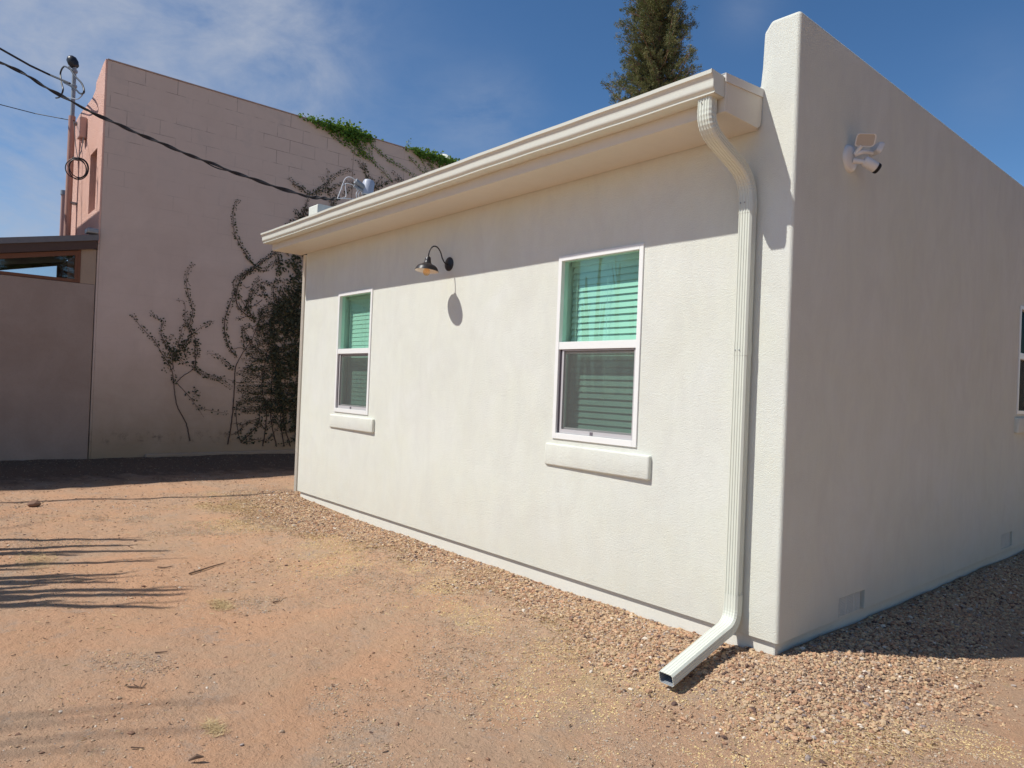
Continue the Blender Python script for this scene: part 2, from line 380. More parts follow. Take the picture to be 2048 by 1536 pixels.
def dirt():
    m, t, b = mat('red_dirt', (.4, .23, .14), .95, spec=.08); o = objco(t)
    a = nd(t, 'ShaderNodeAttribute', attribute_name='tone').outputs['Fac']
    n1 = noise(t, o, .9, 6, .62, .7); n2 = noise(t, o, 3.2, 7, .68, .4); n3 = noise(t, o, 16, 6, .7); n4 = noise(t, o, 90, 4, .7)
    c = mixc(t, ramp(t, n1, [(.38, 0), (.62, 1)]), (.50, .333, .222), (.565, .333, .202))
    c = mixc(t, mth(t, 'MULTIPLY', ramp(t, n2, [(.55, 0), (.68, 1)]), .6), c, (.60, .34, .205))
    # grey fine gravel lying in patches
    gp = mth(t, 'MULTIPLY', ramp(t, mth(t, 'ADD', mth(t, 'MULTIPLY', n2, .7), mth(t, 'MULTIPLY', n3, .3)), [(.50, 1), (.43, 0)][::-1] if False else [(.38, 1), (.47, 0)]), ramp(t, n4, [(.4, .3), (.55, 1)]))
    c = mixc(t, mth(t, 'MULTIPLY', gp, .55), c, (.36, .31, .26))
    # yellow straw dust towards the gravel
    ys = ramp(t, noise(t, mapping(t, o, loc=(4, 9, 0)), 1.7, 7, .7, .5), [(.50, 0), (.62, 1)])
    ae = mth(t, 'MULTIPLY', ramp(t, a, [(0, .10), (.2, 1), (1, .5)]), ys)
    c = mixc(t, mth(t, 'MULTIPLY', ae, .6), c, (.50, .38, .19))
    c = mixc(t, mth(t, 'MULTIPLY', a, .55), c, (.47, .33, .22))
    # speckle: tiny dark crumbs, tiny pale chips
    c = mixc(t, mth(t, 'MULTIPLY', ramp(t, n4, [(.30, 1), (.40, 0)]), .28), c, (.15, .09, .06))
    v = nd(t, 'ShaderNodeTexVoronoi'); v.inputs['Scale'].default_value = 55; t.links.new(o, v.inputs['Vector'])
    chip = mth(t, 'MULTIPLY', mth(t, 'LESS_THAN', v.outputs['Distance'], .13), mth(t, 'GREATER_THAN', noise(t, o, 30, 2), .57))
    c = mixc(t, mth(t, 'MULTIPLY', chip, .6), c, (.55, .43, .33))
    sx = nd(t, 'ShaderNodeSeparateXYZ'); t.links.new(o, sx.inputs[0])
    hum_shade = ramp(t, mth(t, 'ADD', mth(t, 'MULTIPLY', sx.outputs[0], -.25), mth(t, 'ADD', -2.15, mth(t, 'MULTIPLY', n2, .5))), [(.42, 0), (.72, 1)])
    c = mixc(t, mth(t, 'MULTIPLY', hum_shade, .9), c, (.13, .085, .06))  # dark humus, deepened so the strip's ground shade is partly in the colour
    t.links.new(c, b.inputs['Base Color'])
    p = bump(t, b, n3, .7, .04)
    p = bump(t, b, noise(t, o, 45, 6, .78), .7, .012, p)
    bump(t, b, n4, .5, .005, p); return m
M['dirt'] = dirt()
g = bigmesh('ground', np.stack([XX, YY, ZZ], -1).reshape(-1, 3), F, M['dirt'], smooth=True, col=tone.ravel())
tag(g, kind='structure', label='red dirt yard'); 

# ---- gravel: real stones
def ico():
    p = (1+5**.5)/2
    V = np.array([(-1, p, 0), (1, p, 0), (-1, -p, 0), (1, -p, 0), (0, -1, p), (0, 1, p), (0, -1, -p), (0, 1, -p), (p, 0, -1), (p, 0, 1), (-p, 0, -1), (-p, 0, 1)], float)
    V /= np.linalg.norm(V[0])
    Fc = np.array([(0, 11, 5), (0, 5, 1), (0, 1, 7), (0, 7, 10), (0, 10, 11), (1, 5, 9), (5, 11, 4), (11, 10, 2), (10, 7, 6), (7, 1, 8), (3, 9, 4), (3, 4, 2), (3, 2, 6), (3, 6, 8), (3, 8, 9), (4, 9, 5), (2, 4, 11), (6, 2, 10), (8, 6, 7), (9, 8, 1)])
    return V, Fc
def stones(name, xs, ys, sz, material, flat=.65, sink=.25, tonep=None):
    V0, F0 = ico(); n = len(xs)
    var = V0[None]*(1+RNG.uniform(-.28, .28, (n, 12, 1)))
    s = sz[:, None]*np.stack([RNG.uniform(.75, 1.35, n), RNG.uniform(.6, 1.0, n), RNG.uniform(flat*.7, flat*1.2, n)], -1)
    var = var*s[:, None, :]
    # random tilt then random heading
    tl = RNG.uniform(-.5, .5, n); a = RNG.uniform(0, 6.283, n)
    y1 = var[..., 1]*np.cos(tl)[:, None]-var[..., 2]*np.sin(tl)[:, None]; z1 = var[..., 1]*np.sin(tl)[:, None]+var[..., 2]*np.cos(tl)[:, None]
    x2 = var[..., 0]*np.cos(a)[:, None]-y1*np.sin(a)[:, None]; y2 = var[..., 0]*np.sin(a)[:, None]+y1*np.cos(a)[:, None]
    z0 = gh(xs, ys) + sz*flat*(1-2*sink)*.9
    P = np.stack([x2+xs[:, None], y2+ys[:, None], z1+z0[:, None]], -1).reshape(-1, 3)
    Fa = (F0[None]+12*np.arange(n)[:, None, None]).reshape(-1, 3)
    tn = RNG.uniform(0, 1, n) if tonep is None else tonep
    return bigmesh(name, P, Fa, material, col=np.repeat(tn, 12))
def outside(x, y): return ~((x > -7.24) & (x < -.02) & (y > .02)) & ~((x >= -.02) & (x < .0) & (y > 0))
N = 620000
cx = RNG.uniform(-8.2, 3.0, N); cy = RNG.uniform(-1.9, 6.5, N)
gr = gravelness(cx, cy); keep = outside(cx, cy) & (RNG.uniform(0, 1, N) < gr**1.2*np.where(cx < -3.5, .8, 1.0))
keep &= ~((cx < -7.3) & (cy > .5))
# fewer far away where each covers less than a pixel
cx, cy, gr = cx[keep], cy[keep], gr[keep]
sz = RNG.lognormal(math.log(.0063), .46, len(cx)); sz = np.clip(sz*(.62+.50*gr), .0025, .020)
o = stones('gravel', cx, cy, sz, M['pebble'], tonep=np.clip(RNG.normal(.45, .26, len(cx)), 0, 1))
tag(o, label='loose tan and brown gravel along the base of the white house', kind='stuff')
# sparse chips and crumbs over the dirt
N = 80000
cx = RNG.uniform(-10, 2.6, N); cy = RNG.uniform(-4.4, .9, N)
w = fbm(cx, cy, .8, 21); keep = outside(cx, cy) & (RNG.uniform(0, 1, N) < np.clip((w-.35)*3, .12, 1)) & ~((cx > -7.3) & (cy > 0))
cx, cy = cx[keep], cy[keep]
sz = np.clip(RNG.lognormal(math.log(.0032), .55, len(cx)), .0016, .018)
o = stones('pebbles', cx, cy, sz, M['pebble'], flat=.5, sink=.3, tonep=np.clip(RNG.normal(.5, .3, len(cx)), 0, 1))
tag(o, label='small scattered stones and crumbs on the open dirt', kind='stuff')

def gravel_zone(x, y):
    dx = np.maximum(np.maximum(-7.256-x, x), 0); d = np.hypot(dx, np.maximum(-y, 0)); return sstep(.25, .6, d)*sstep(2.2, 1.2, d)
N = 420000
cx = RNG.uniform(-8.6, 2.8, N); cy = RNG.uniform(-3.4, .3, N)
dx = np.maximum(np.maximum(-7.256-cx, cx), 0); dd = np.hypot(dx, np.maximum(-cy, 0))
pn = fbm(cx, cy, 1.3, 41, 5); pr = np.clip(sstep(1.9, .5, dd+(pn-.5)*1.8)*.75, 0, 1) + np.clip((fbm(cx, cy, 1.1, 55, 5)-.585)*9, 0, .7) + .012
keep = outside(cx, cy) & (RNG.uniform(0, 1, N) < pr) & ~((cx > -7.3) & (cx < 0) & (cy > 0))
cx, cy = cx[keep], cy[keep]; sz = np.clip(RNG.lognormal(math.log(.0034), .4, len(cx)), .0018, .009)
gold = np.clip((fbm(cx, cy, 1.9, 77, 4)-.46)*6, 0, 1)*gravel_zone(cx, cy)
o = stones('gravel_fines', cx, cy, sz, M['fines'], flat=.5, sink=.3, tonep=np.clip(RNG.normal(.38, .18, len(cx))+gold*.42, 0, 1))
tag(o, label='fine gravel thinning out from the wall into the dirt', kind='stuff')

# ---- straw and leaf litter
def blades(name, xs, ys, L, wd, material, lift=.006, curl=.3):
    n = len(xs); a = RNG.uniform(0, 6.283, n); d = np.stack([np.cos(a), np.sin(a)], -1); pn = np.stack([-d[:, 1], d[:, 0]], -1)
    P = []; k = RNG.uniform(-curl, curl, n)
    z = gh(xs, ys)
    for s, ww in ((-.5, .6), (0, 1.), (.5, .4)):
        cxx = xs+d[:, 0]*L*s + pn[:, 0]*L*k*(s*s); cyy = ys+d[:, 1]*L*s + pn[:, 1]*L*k*(s*s)
        for q in (-1, 1):
            P.append(np.stack([cxx+pn[:, 0]*wd*ww*q, cyy+pn[:, 1]*wd*ww*q, z+lift+RNG.uniform(0, .008, n)+q*wd*.4], -1))
    P = np.stack(P, 1).reshape(-1, 3); b = 6*np.arange(n)[:, None]
    Fa = np.concatenate([b+np.array([[0, 1, 3, 2]]), b+np.array([[2, 3, 5, 4]])], 0)
    return bigmesh(name, P, Fa, material, col=np.repeat(RNG.uniform(0, 1, n), 6))
N = 90000
cx = RNG.uniform(-7.5, 2.4, N); cy = RNG.uniform(-3.6, .0, N)
gr = gravelness(cx, cy); w = fbm(cx, cy, 1.5, 33)
keep = outside(cx, cy) & (RNG.uniform(0, 1, N) < np.clip((w-.45)*7, 0, 1)*np.clip(gr*2.5+.05, 0, 1)*np.clip(1.15-gr, 0, 1))
cx, cy = cx[keep], cy[keep]
o = blades('dry_straw', cx, cy, RNG.uniform(.015, .05, len(cx)), RNG.uniform(.0008, .0016, len(cx)), M['straw'])
tag(o, label='fine yellow dry grass bits scattered between gravel and dirt', kind='stuff')
# leaf litter in the strip of shade by the pink wall and loose brown leaves on the dirt
N = 5200
cx = np.concatenate([-12+np.abs(RNG.normal(0, 1.3, N)), RNG.uniform(-10, 1.5, 900)]); cy = np.concatenate([RNG.uniform(-4, 3.5, N), RNG.uniform(-4.2, -.5, 900)])
keep = outside(cx, cy); cx, cy = cx[keep], cy[keep]
o = blades('leaf_litter', cx, cy, RNG.uniform(.010, .036, len(cx)), RNG.uniform(.0016, .005, len(cx)), M['litter'], .003, .8)
tag(o, label='brown leaf and bark litter lying on the dirt', kind='stuff')

# ------------------------------------------------------------ the white house
HL = -7.256; HT = 4.165; SOF = 3.445; ZD = .078
house = empty('house', (0, 0, 0), label='white stucco house with cream eave, gutter and two green-glass windows on its sunny side', cat='house')
WIN = [(-2.125, -1.198, 1.232, 2.812), (-6.222, -5.338, 1.255, 2.805)]
# body: one solid with window recesses cut out
body = MB()
prof = [(HL, ZD), (0, ZD), (0, HT), (-.205, HT+.005), (-.245, HT-.05), (-.252, HT-.30), (-.262, HT-.42), (-.30, 3.70), (-.30, 3.60), (-6.98, 3.60), (-6.98, 4.12), (HL, 4.12)]
body.prism([(a, b) for a, b in prof], 0.0, 8.6, 'y')
ob = body.build('wall', M['stucco'], house)
bm = bmesh.new(); bm.from_mesh(ob.data)
def isE(e):
    a, b = e.verts[0].co, e.verts[1].co
    if abs(a.y) < 1e-4 and abs(b.y) < 1e-4 and (min(a.z, b.z) > 3.9 or (abs(a.x) < 1e-4 and abs(b.x) < 1e-4)): return True
    if min(a.z, b.z) > HT-.01: return True
    return False
bmesh.ops.bevel(bm, geom=[e for e in bm.edges if isE(e)], offset=.024, segments=4, profile=.5, affect='EDGES')
bm.to_mesh(ob.data); bm.free()
cut = MB()
for (x0, x1, z0, z1) in WIN: cut.box(x0+.012, x1-.012, -.2, .42, z0+.012, z1-.012)
W3 = (5.195, 6.12, 1.585, 2.812)
cut.box(-.42, .2, W3[0]+.012, W3[1]-.012, W3[2]+.012, W3[3]-.012)
VENTS = [(.86, 1.305, .072, .225), (4.80, 5.21, .11, .268)]
for (y0, y1, z0, z1) in VENTS: cut.box(-.05, .2, y0, y1, z0, z1)
cb = cut.build('cutter', None)
md = ob.modifiers.new('b', 'BOOLEAN'); md.object = cb; md.operation = 'DIFFERENCE'; md.solver = 'EXACT'
dg = bpy.context.evaluated_depsgraph_get(); nm = bpy.data.meshes.new_from_object(ob.evaluated_get(dg))
ob.modifiers.clear(); ob.data = nm
bpy.data.objects.remove(cb)
MB().box(HL+.03, -.03, .03, 8.57, -.35, ZD-.002).build('foundation', M['found'], house, bevel=.012)

# roof slab, overhang, fascia
MB().prism([(-.45, 3.622), (.0, 3.652), (8.55, 4.02), (8.55, 4.06), (0, 3.70), (-.45, 3.668)], -6.97, -.285).build('roof', M['roofm'], house)
MB().prism([(-.415, SOF+.004), (-.004, SOF+.004), (-.004, SOF+.02), (-.415, SOF+.02)], -7.40, -.27).build('soffit', M['trim'], house)
MB().prism([(-.44, SOF), (-.417, SOF), (-.417, 3.671), (-.44, 3.671)], -7.425, -.246).build('fascia', M['trim'], house, bevel=.002)
rk = MB().prism([(-.4165, SOF), (-.05, SOF), (-.022, SOF+.02), (-.006, SOF+.06), (-.003, 3.708), (-.4165, 3.676)], -.270, -.246)
rk.build('rake_board', M['trim'], house, bevel=.002)
MB().box(-7.425, -7.40, -.4165, -.003, SOF, 3.62).build('rake_board', M['trim'], house)
fl = MB().prism([(-.452, 3.628), (-.003, 3.662), (-.003, 3.716), (-.455, 3.682)], -.2445, -.238)
fl.prism([(-.455, 3.679), (-.003, 3.713), (-.003, 3.7165), (-.455, 3.6825)], -.33, -.2445)
fl.box(-7.43, -.2445, -.452, -.4465, 3.655, 3.672); fl.box(-7.43, -.2445, -.452, -.40, 3.672, 3.678)
fl.build('drip_edge', M['flash'], house)
# gutter, K profile
gp = [(-.442, 3.662), (-.442, 3.533), (-.545, 3.533), (-.552, 3.536), (-.552, 3.544), (-.545, 3.547), (-.552, 3.553), (-.560, 3.560), (-.566, 3.568), (-.568, 3.580), (-.568, 3.606), (-.569, 3.614), (-.574, 3.628), (-.581, 3.640), (-.590, 3.645), (-.592, 3.668), (-.583, 3.668), (-.580, 3.648), (-.565, 3.63), (-.560, 3.60), (-.556, 3.57), (-.54, 3.545), (-.452, 3.541), (-.446, 3.662)]
gu = MB()
n = len(gp); V = []; xs = np.linspace(-7.476, -.258, 60)
for i, x in enumerate(xs):
    for (a, b) in gp: V.append((x, a, b + .0022*math.sin(x*2.1)+.001*math.sin(x*9)))
gu.add(V, [(i*n+j, i*n+(j+1) % n, (i+1)*n+(j+1) % n, (i+1)*n+j) for i in range(len(xs)-1) for j in range(n)])
gobj = gu.build('gutter', M['gutter'], house, smooth=True)
gc = MB()
cp = [(-.442, 3.664)] + gp[1:16] + [(-.592, 3.670)]
gc.prism(cp, -.2575, -.254).build('gutter_end_cap', M['gutter'], gobj); MB().prism(cp, -7.480, -7.4765).build('gutter_end_cap', M['gutter'], gobj)
# downspout with corrugated profile
def corr(w, d, groove=.0045):
    P = []; r = .012
    def edge(ax, sgn, L, cst, ng):
        xs = [-L/2+r]
        for i in range(ng):
            c = -L/2+r+(L-2*r)*(i+.5)/ng; h = (L-2*r)/ng*.22; xs += [c-h*1.6, c-h*.8, c+h*.8, c+h*1.6]
        xs.append(L/2-r); out = []
        for i, x in enumerate(xs):
            g = groove if (i % 4 in (2, 3) and 0 < i < len(xs)-1) else 0
            out.append((x, cst-g))
        return out
    f = edge(0, 1, w, d/2, 4); s = edge(0, 1, d, w/2, 3)
    P += [(x, -y) for x, y in f]                    # front (-b)
    P += [(y, x) for x, y in s]                     # right
    P += [(-x, y) for x, y in f]                    # back
    P += [(-y, -x) for x, y in s]
    return P
dsp = MB(); DX = -.295
cr = corr(.100, .078)
# elbows and diagonal: path in the y-z plane
p0 = [(-.492, 3.535), (-.492, 3.42), (-.488, 3.375)]
top = [Vector((DX-.072, y, z)) for y, z in [(-.498, 3.535), (-.498, 3.47), (-.496, 3.41), (-.482, 3.362), (-.455, 3.325), (-.41, 3.296), (-.33, 3.26), (-.25, 3.225), (-.18, 3.193), (-.125, 3.160), (-.086, 3.118), (-.063, 3.07), (-.054, 3.02), (-.053, 2.95), (-.053, 2.88)]]
for i, p in enumerate(top): p.x = DX + (-.045)*(1-min(1, max(0, (3.4-p.z)/.45)))
ptop = crom(top, 4)
sc = []
for i, p in enumerate(ptop):
    z = p.z; inb = (3.30 < z < 3.46) or (3.02 < z < 3.19)
    sc.append(1.035*(1.0+(.028 if (i % 2) else -.012)) if inb else 1.035)
ds = MB().sweep(ptop, cr, (1, 0, 0), sc).build('downspout', M['pipe'], house)
straight = MB().sweep([Vector((DX, -.053, z)) for z in (2.885, 2.0, 1.0, .30)], cr, (1, 0, 0)).build('lower_pipe', M['pipe'], ds)
MB().sweep([Vector((DX, -.053, z)) for z in (2.02, 2.0, 1.93)], cr, (1, 0, 0), [1.035]*3).build('pipe_joint', M['pipe'], ds)
bot = [Vector((DX, y, z)) for y, z in [(-.053, .34), (-.053, .27), (-.056, .22), (-.070, .175), (-.100, .140), (-.14, .118)]]
bot += [Vector((DX-.002, -.14-.62*k/6, .118-.178*k/6)) for k in range(1, 7)]
pb = crom(bot, 4); scb = [1.035*(1+(.016 if i % 2 else -.006)) if .125 < p.z < .25 else 1.035 for i, p in enumerate(pb)]
cr2 = corr(.102, .078, .0022)
el = MB().sweep(pb, cr2, (1, 0, 0), scb, caps=False).build('outlet_elbow', M['pipe'], ds)
inner = MB().sweep(pb[-9:], [(a*.95, b*.94) for a, b in cr2], (1, 0, 0), caps=False)
inner.build('outlet_lining', M['graymetal'], ds)
rim = MB(); Pn = pb[-1]; tdir = (pb[-1]-pb[-2]).normalized(); nn = tdir.cross(Vector((1, 0, 0))).normalized()
k = len(cr2); V = [Pn+Vector((1, 0, 0))*a*1.035+nn*b*1.035 for a, b in cr2]+[Pn+Vector((1, 0, 0))*a*.95+nn*b*.94 for a, b in cr2]
rim.add(V, [(i, (i+1) % k, k+(i+1) % k, k+i) for i in range(k)]).build('outlet_rim', M['pipe'], ds)
Pe = pb[-9]; V = [Pe+Vector((1, 0, 0))*a*.95+nn*b*.94 for a, b in cr2]
MB().add(V, [tuple(range(k))]).build('outlet_throat', M['dark'], ds)
scw = MB()
for (x, z) in [(DX-.03, 2.95), (DX+.0, 2.95), (DX-.0, 1.965), (DX-.028, 1.965)]:
    MB().lathe([(.0, .004), (.004, .003), (.005, 0)], (x, -.0945, z), (0, -1, 0), 8).build('screw', M['graymetal'], ds)
MB().lathe([(.0, .004), (.004, .003), (.005, 0)], (DX-.06, -.5405, 3.50), (0, -1, 0), 8).build('screw', M['graymetal'], ds)
strap = MB().box(DX-.062, DX+.062, -.0965, -.0945, .565, .59) 
# second downspout on the far corner
crs = corr(.062, .075, .003)
d2 = MB().sweep([Vector((HL-.085, .03, z)) for z in (3.44, 2.0, .06)], crs, (1, 0, 0)).build('downspout', M['trim'], house)
tag(d2, label='narrow cream downspout at the far left corner')

# windows
def rect_frame(mb, x0, x1, z0, z1, w, y0, y1, wb=None, wt=None):
    wb = wb or w; wt = wt or w
    mb.box(x0, x0+w, y0, y1, z0, z1); mb.box(x1-w, x1, y0, y1, z0, z1)
    mb.box(x0+w, x1-w, y0, y1, z0, z0+wb); mb.box(x0+w, x1-w, y0, y1, z1-wt, z1)
def window(x0, x1, z0, z1, tilt, mode='y'):
    root = MB(); zm = z0 + (z1-z0)*.495
    rect_frame(root, x0, x1, z0, z1, .040, -.012, .075, .05, .045)
    root.box(x0+.04, x1-.04, -.008, .07, zm-.012, zm+.052)
    fr = root.build('window', M['vinyl'], house, bevel=.002, segs=1)
    # meeting rail lip and lower sash
    ls = MB(); rect_frame(ls, x0+.062, x1-.052, z0+.062, zm-.016, .030, .030, .055, .04, .03)
    ls.build('sash', M['vinyl'], fr, bevel=.0015, segs=1)
    sf = MB(); rect_frame(sf, x0+.072, x1-.044, z0+.052, zm-.014, .020, .006, .016, .034, .012)
    sfo = sf.build('screen_frame', M['screenf'], fr, bevel=.001, segs=1)
    ch = MB().box(x0+.0415, x0+.050, .010, .028, z0+.05, zm-.013); ch.box(x0+.060, x0+.071, .012, .028, z0+.05, zm-.013)
    ch.box(x1-.0435, x1-.0405, .0, .028, z0+.05, zm-.013); ch.box(x0+.04, x1-.04, .004, .03, zm-.0155, zm-.0125)
    ch.box((x0+x1)/2-.035, (x0+x1)/2-.005, .002, .006, z0+.055, z0+.082)
    ch.build('channel', M['chan'], fr)
    MB().box(x0+.09, x1-.062, .0105, .0115, z0+.085, zm-.025).build('screen', M['screen'], fr)
    MB().box(x0+.039, x1-.039, .028, .032, zm+.05, z1-.044).build('pane', M['glass'], fr)
    MB().box(x0+.090, x1-.080, .040, .044, z0+.10, zm-.045).build('pane', M['glass'], fr)
    # room niche behind
    ni = MB(); X0, X1, Z0, Z1 = x0+.013, x1-.013, z0+.013, z1-.013
    ni.add([(X0, .08, Z0), (X1, .08, Z0), (X1, .08, Z1), (X0, .08, Z1), (X0, .40, Z0), (X1, .40, Z0), (X1, .40, Z1), (X0, .40, Z1)],
           [(0, 1, 5, 4), (1, 2, 6, 5), (2, 3, 7, 6), (3, 0, 4, 7), (4, 5, 6, 7)])
    ni.build('reveal', M['blind'], fr)
    sl = MB(); z = z1-.10; p = .0545; a = tilt
    hw = .0305; xa, xb = x0+.035, x1-.035
    while z > z0+.06:
        dy = hw*math.cos(a); dz = hw*math.sin(a); t = .0013; j = random.uniform(-.0008, .0008)
        cy = .150
        sl.prism([(cy-dy, z+dz+j), (cy, z+.004+j), (cy+dy, z-dz+j), (cy+dy, z-dz-t*2+j), (cy, z+.004-t*2+j), (cy-dy, z+dz-t*2+j)], xa, xb)
        z -= p
    sl.box(xa, xb, .12, .18, z1-.075, z1-.03); sl.box(xa, xb, .13, .17, z+.02, z+.038)
    slo = sl.build('blind', M['blind'], fr)
    lt = MB()
    for q in (.12, .5, .88): lt.box(x0+(x1-x0)*q-.0012, x0+(x1-x0)*q+.0012, .1165, .1185, z0+.08, z1-.07)
    lt.build('ladder_cord', M['blind'], slo)
    return fr
wA = window(*WIN[0], R(-72)); wA['label'] = 'window nearer the downspout, its blind slats clearly lined'
wB = window(*WIN[1], R(-83)); wB['label'] = 'window near the far left corner under the eave'
# end-wall window
w3 = MB(); y0, y1, z0, z1 = W3; zm = 2.245
def fr3(mb, y0, y1, z0, z1, w, x0, x1):
    mb.box(x0, x1, y0, y0+w, z0, z1); mb.box(x0, x1, y1-w, y1, z0, z1); mb.box(x0, x1, y0+w, y1-w, z0, z0+w); mb.box(x0, x1, y0+w, y1-w, z1-w, z1)
fr3(w3, y0, y1, z0, z1, .04, -.07, .012); w3.box(-.065, .008, y0+.04, y1-.04, zm-.035, zm+.035)
w3o = w3.build('window', M['vinyl'], house, bevel=.002, segs=1)
MB().box(-.04, -.036, y0+.04, y1-.04, z0+.04, z1-.04).build('pane', glassm('darkened_window_glass', (.45, .5, .48), .0, fk=.05), w3o)  # tint darkened to stand in for dark trees mirrored in the glass
MB().box(-.02, -.019, y0+.05, y1-.05, z0+.05, zm-.04).build('screen', M['screen'], w3o)
MB().box(-.40, -.09, y0+.014, y1-.014, z0+.014, z1-.014).build('blind', M['dark'], w3o)  # near-black fill; the unlit room is put into its colour
w3o['label'] = 'window on the shaded end wall, cut by the right edge of the view'
# stucco sills (plaster bands below the windows)
def sill(x0, x1, z0, z1, d, end=False):
    mb = MB(); mb.box(x0, x1, -d, .02, z0, z1) if not end else mb.box(-.02, d, x0, x1, z0, z1)
    o = mb.build('window_sill', M['stucco'], house, smooth=True, bevel=.016, segs=3)
    for v in o.data.vertices:
        if not end:
            v.co.z += .004*math.sin(v.co.x*7)
            if v.co.x < x0+.06: v.co.y *= .55
    return o
sill(-2.20, -1.052, 1.000, 1.188, .036); sill(-6.32, -5.172, 1.045, 1.215, .036); sill(5.14, 6.2, 1.37, 1.545, .04, True)
for i, (y0, y1, z0, z1) in enumerate(VENTS):
    v = MB(); ye = y1-.055; v.box(-.0499, -.012, y0+.001, ye, z0+.001, z1-.001)
    z = z0+.014
    while z < z1-.012:
        for (ya, yb) in ((y0+.03, y0+.14), (y0+.155, y0+.27), (y0+.285, ye-.02)):
            if yb > ya: v.box(-.0125, -.006, ya, yb, z, z+.005)
        z += .0115
    vo = v.build('foundation_vent', M['ventm'], house)
    MB().box(-.0499, -.045, ye+.002, y1-.001, z0+.001, z1-.001).build('shaded_gap', M['room'], vo)  # darker plate; the shadow in the vent recess is put into its colour

# ------------------------------------------------------------ barn lamp on the wall
lamp = empty('wall_lamp', (0, 0, 0), label='black gooseneck barn lamp with amber bulb on the white wall', cat='lamp')
LX, LZ = -3.77, 2.925
pl = MB().lathe([(.0001, .026), (.03, .026), (.045, .018), (.066, .014), (.073, .008), (.073, -.001)], (LX, 0, LZ), (0, -1, 0), 36).build('wall_plate', M['black'], lamp, smooth=True)
arm = crom([(LX, -.018, LZ-.008), (LX, -.055, LZ+.0), (LX, -.092, LZ+.045), (LX, -.118, LZ+.105), (LX, -.158, LZ+.150), (LX, -.205, LZ+.155), (LX, -.242, LZ+.125), (LX, -.262, LZ+.075), (LX, -.268, LZ+.02)], 6)
MB().tube(arm, .0068, 12).build('arm', M['black'], lamp, smooth=True)
AX = Vector((0, math.sin(R(5)), math.cos(R(5)))); C0 = Vector((LX, -.268, LZ+.04)) 
sh = [(.006, 0), (.020, -.002), (.024, -.008), (.025, -.014), (.029, -.018), (.031, -.04), (.036, -.062), (.046, -.076), (.062, -.084), (.082, -.092), (.100, -.106), (.112, -.126), (.116, -.138), (.122, -.146), (.1235, -.150), (.121, -.152)]
shade = MB().lathe(sh, C0, AX, 48).build('lamp_shade', M['black'], lamp, smooth=True)
ins = [(r-.003, h-.002) for r, h in sh[6:-1]]
MB().lathe(ins, C0, AX, 48).build('shade_lining', painted('shade_enamel_white', (.80, .78, .74), .4, 0), shade, smooth=True)
MB().lathe([(.001, -.070), (.018, -.072), (.019, -.10), (.014, -.104)], C0, AX, 20).build('socket', M['black'], shade, smooth=True)
bl = [(.012, -.100), (.015, -.112), (.026, -.128), (.034, -.148), (.036, -.165), (.031, -.183), (.018, -.196), (.001, -.200)]
MB().lathe(bl, C0, AX, 28).build('bulb', M['bulb'], lamp, smooth=True)
fil = [C0+AX*(-.125-.045*abs(math.sin(t*1.7)))+Vector((.016*math.cos(t), .016*math.sin(t), 0)) for t in np.linspace(0, 6.28, 30)]
MB().tube(fil, .0012, 5).build('filament', painted('filament', (.8, .6, .3), .3, 0), lamp, smooth=True)

# ------------------------------------------------------------ security light on the end wall
sec = empty('security_light', (0, 0, 0), label='white twin-panel security light with camera on the shaded end wall', cat='security light')
SY, SZ = .765, 3.385
MB().lathe([(.0001, .030), (.06, .029), (.085, .023), (.096, .012), (.098, .0), (.098, -.01)], (0, SY, SZ), (1, 0, 0), 40).build('base', M['camwhite'], sec, smooth=True)
def rpanel(name, c, nrm, upv, w, h, d, rr=.02):
    nrm = Vector(nrm).normalized(); upv = Vector(upv); sd = upv.cross(nrm).normalized(); upv = nrm.cross(sd).normalized(); c = Vector(c)
    pts = []
    for (sx, sy, a0) in ((1, 1, 0), (-1, 1, 90), (-1, -1, 180), (1, -1, 270)):
        for k in range(5):
            a = R(a0+k*22.5); pts.append((sx*(w/2-rr)+rr*math.cos(a), sy*(h/2-rr)+rr*math.sin(a)))
    n = len(pts)
    def ring(k, off): return [c+sd*x*k+upv*y*k+nrm*off for x, y in pts]
    V = ring(.8, -d)+ring(1, -d*.5)+ring(1, 0)+ring(.9, 0)+ring(.88, -.004)
    F = [tuple(range(n))]
    for i in range(4): F += [(i*n+j, i*n+(j+1) % n, (i+1)*n+(j+1) % n, (i+1)*n+j) for j in range(n)]
    p = MB().add(V, F).build(name, M['camwhite'], sec, smooth=True)
    MB().add(ring(.885, -.0035), [tuple(range(n))]).build('lens', M['lens'], p)
    return p
rpanel('light_panel', (.115, SY-.005, SZ+.105), (.62, -.62, -.48), (0, 0, 1), .135, .088, .035)
rpanel('light_panel', (.115, SY+.200, SZ+.085), (.50, .75, -.42), (0, 0, 1), .125, .085, .035)
MB().tube(crom([(.04, SY, SZ+.02), (.08, SY+.02, SZ+.035), (.10, SY+.06, SZ+.04), (.10, SY+.13, SZ+.05)], 4), .016, 12).tube([(.04, SY, SZ+.02), (.085, SY, SZ+.075)], .015, 12).build('bracket', M['camwhite'], sec, smooth=True)
MB().tube([(.03, SY, SZ-.02), (.07, SY+.02, SZ-.030), (.11, SY+.05, SZ-.040)], [.02, .017, .016], 14).build('camera_arm', M['camwhite'], sec, smooth=True)
cdv = Vector((.50, .66, -.42)).normalized()
cc = Vector((.115, SY+.075, SZ-.045))
cmn = MB().lathe([(.0001, -.055), (.028, -.052), (.037, -.04), (.038, 0), (.038, .058), (.036, .064)], cc, cdv, 28).build('camera_body', M['camwhite'], sec, smooth=True)
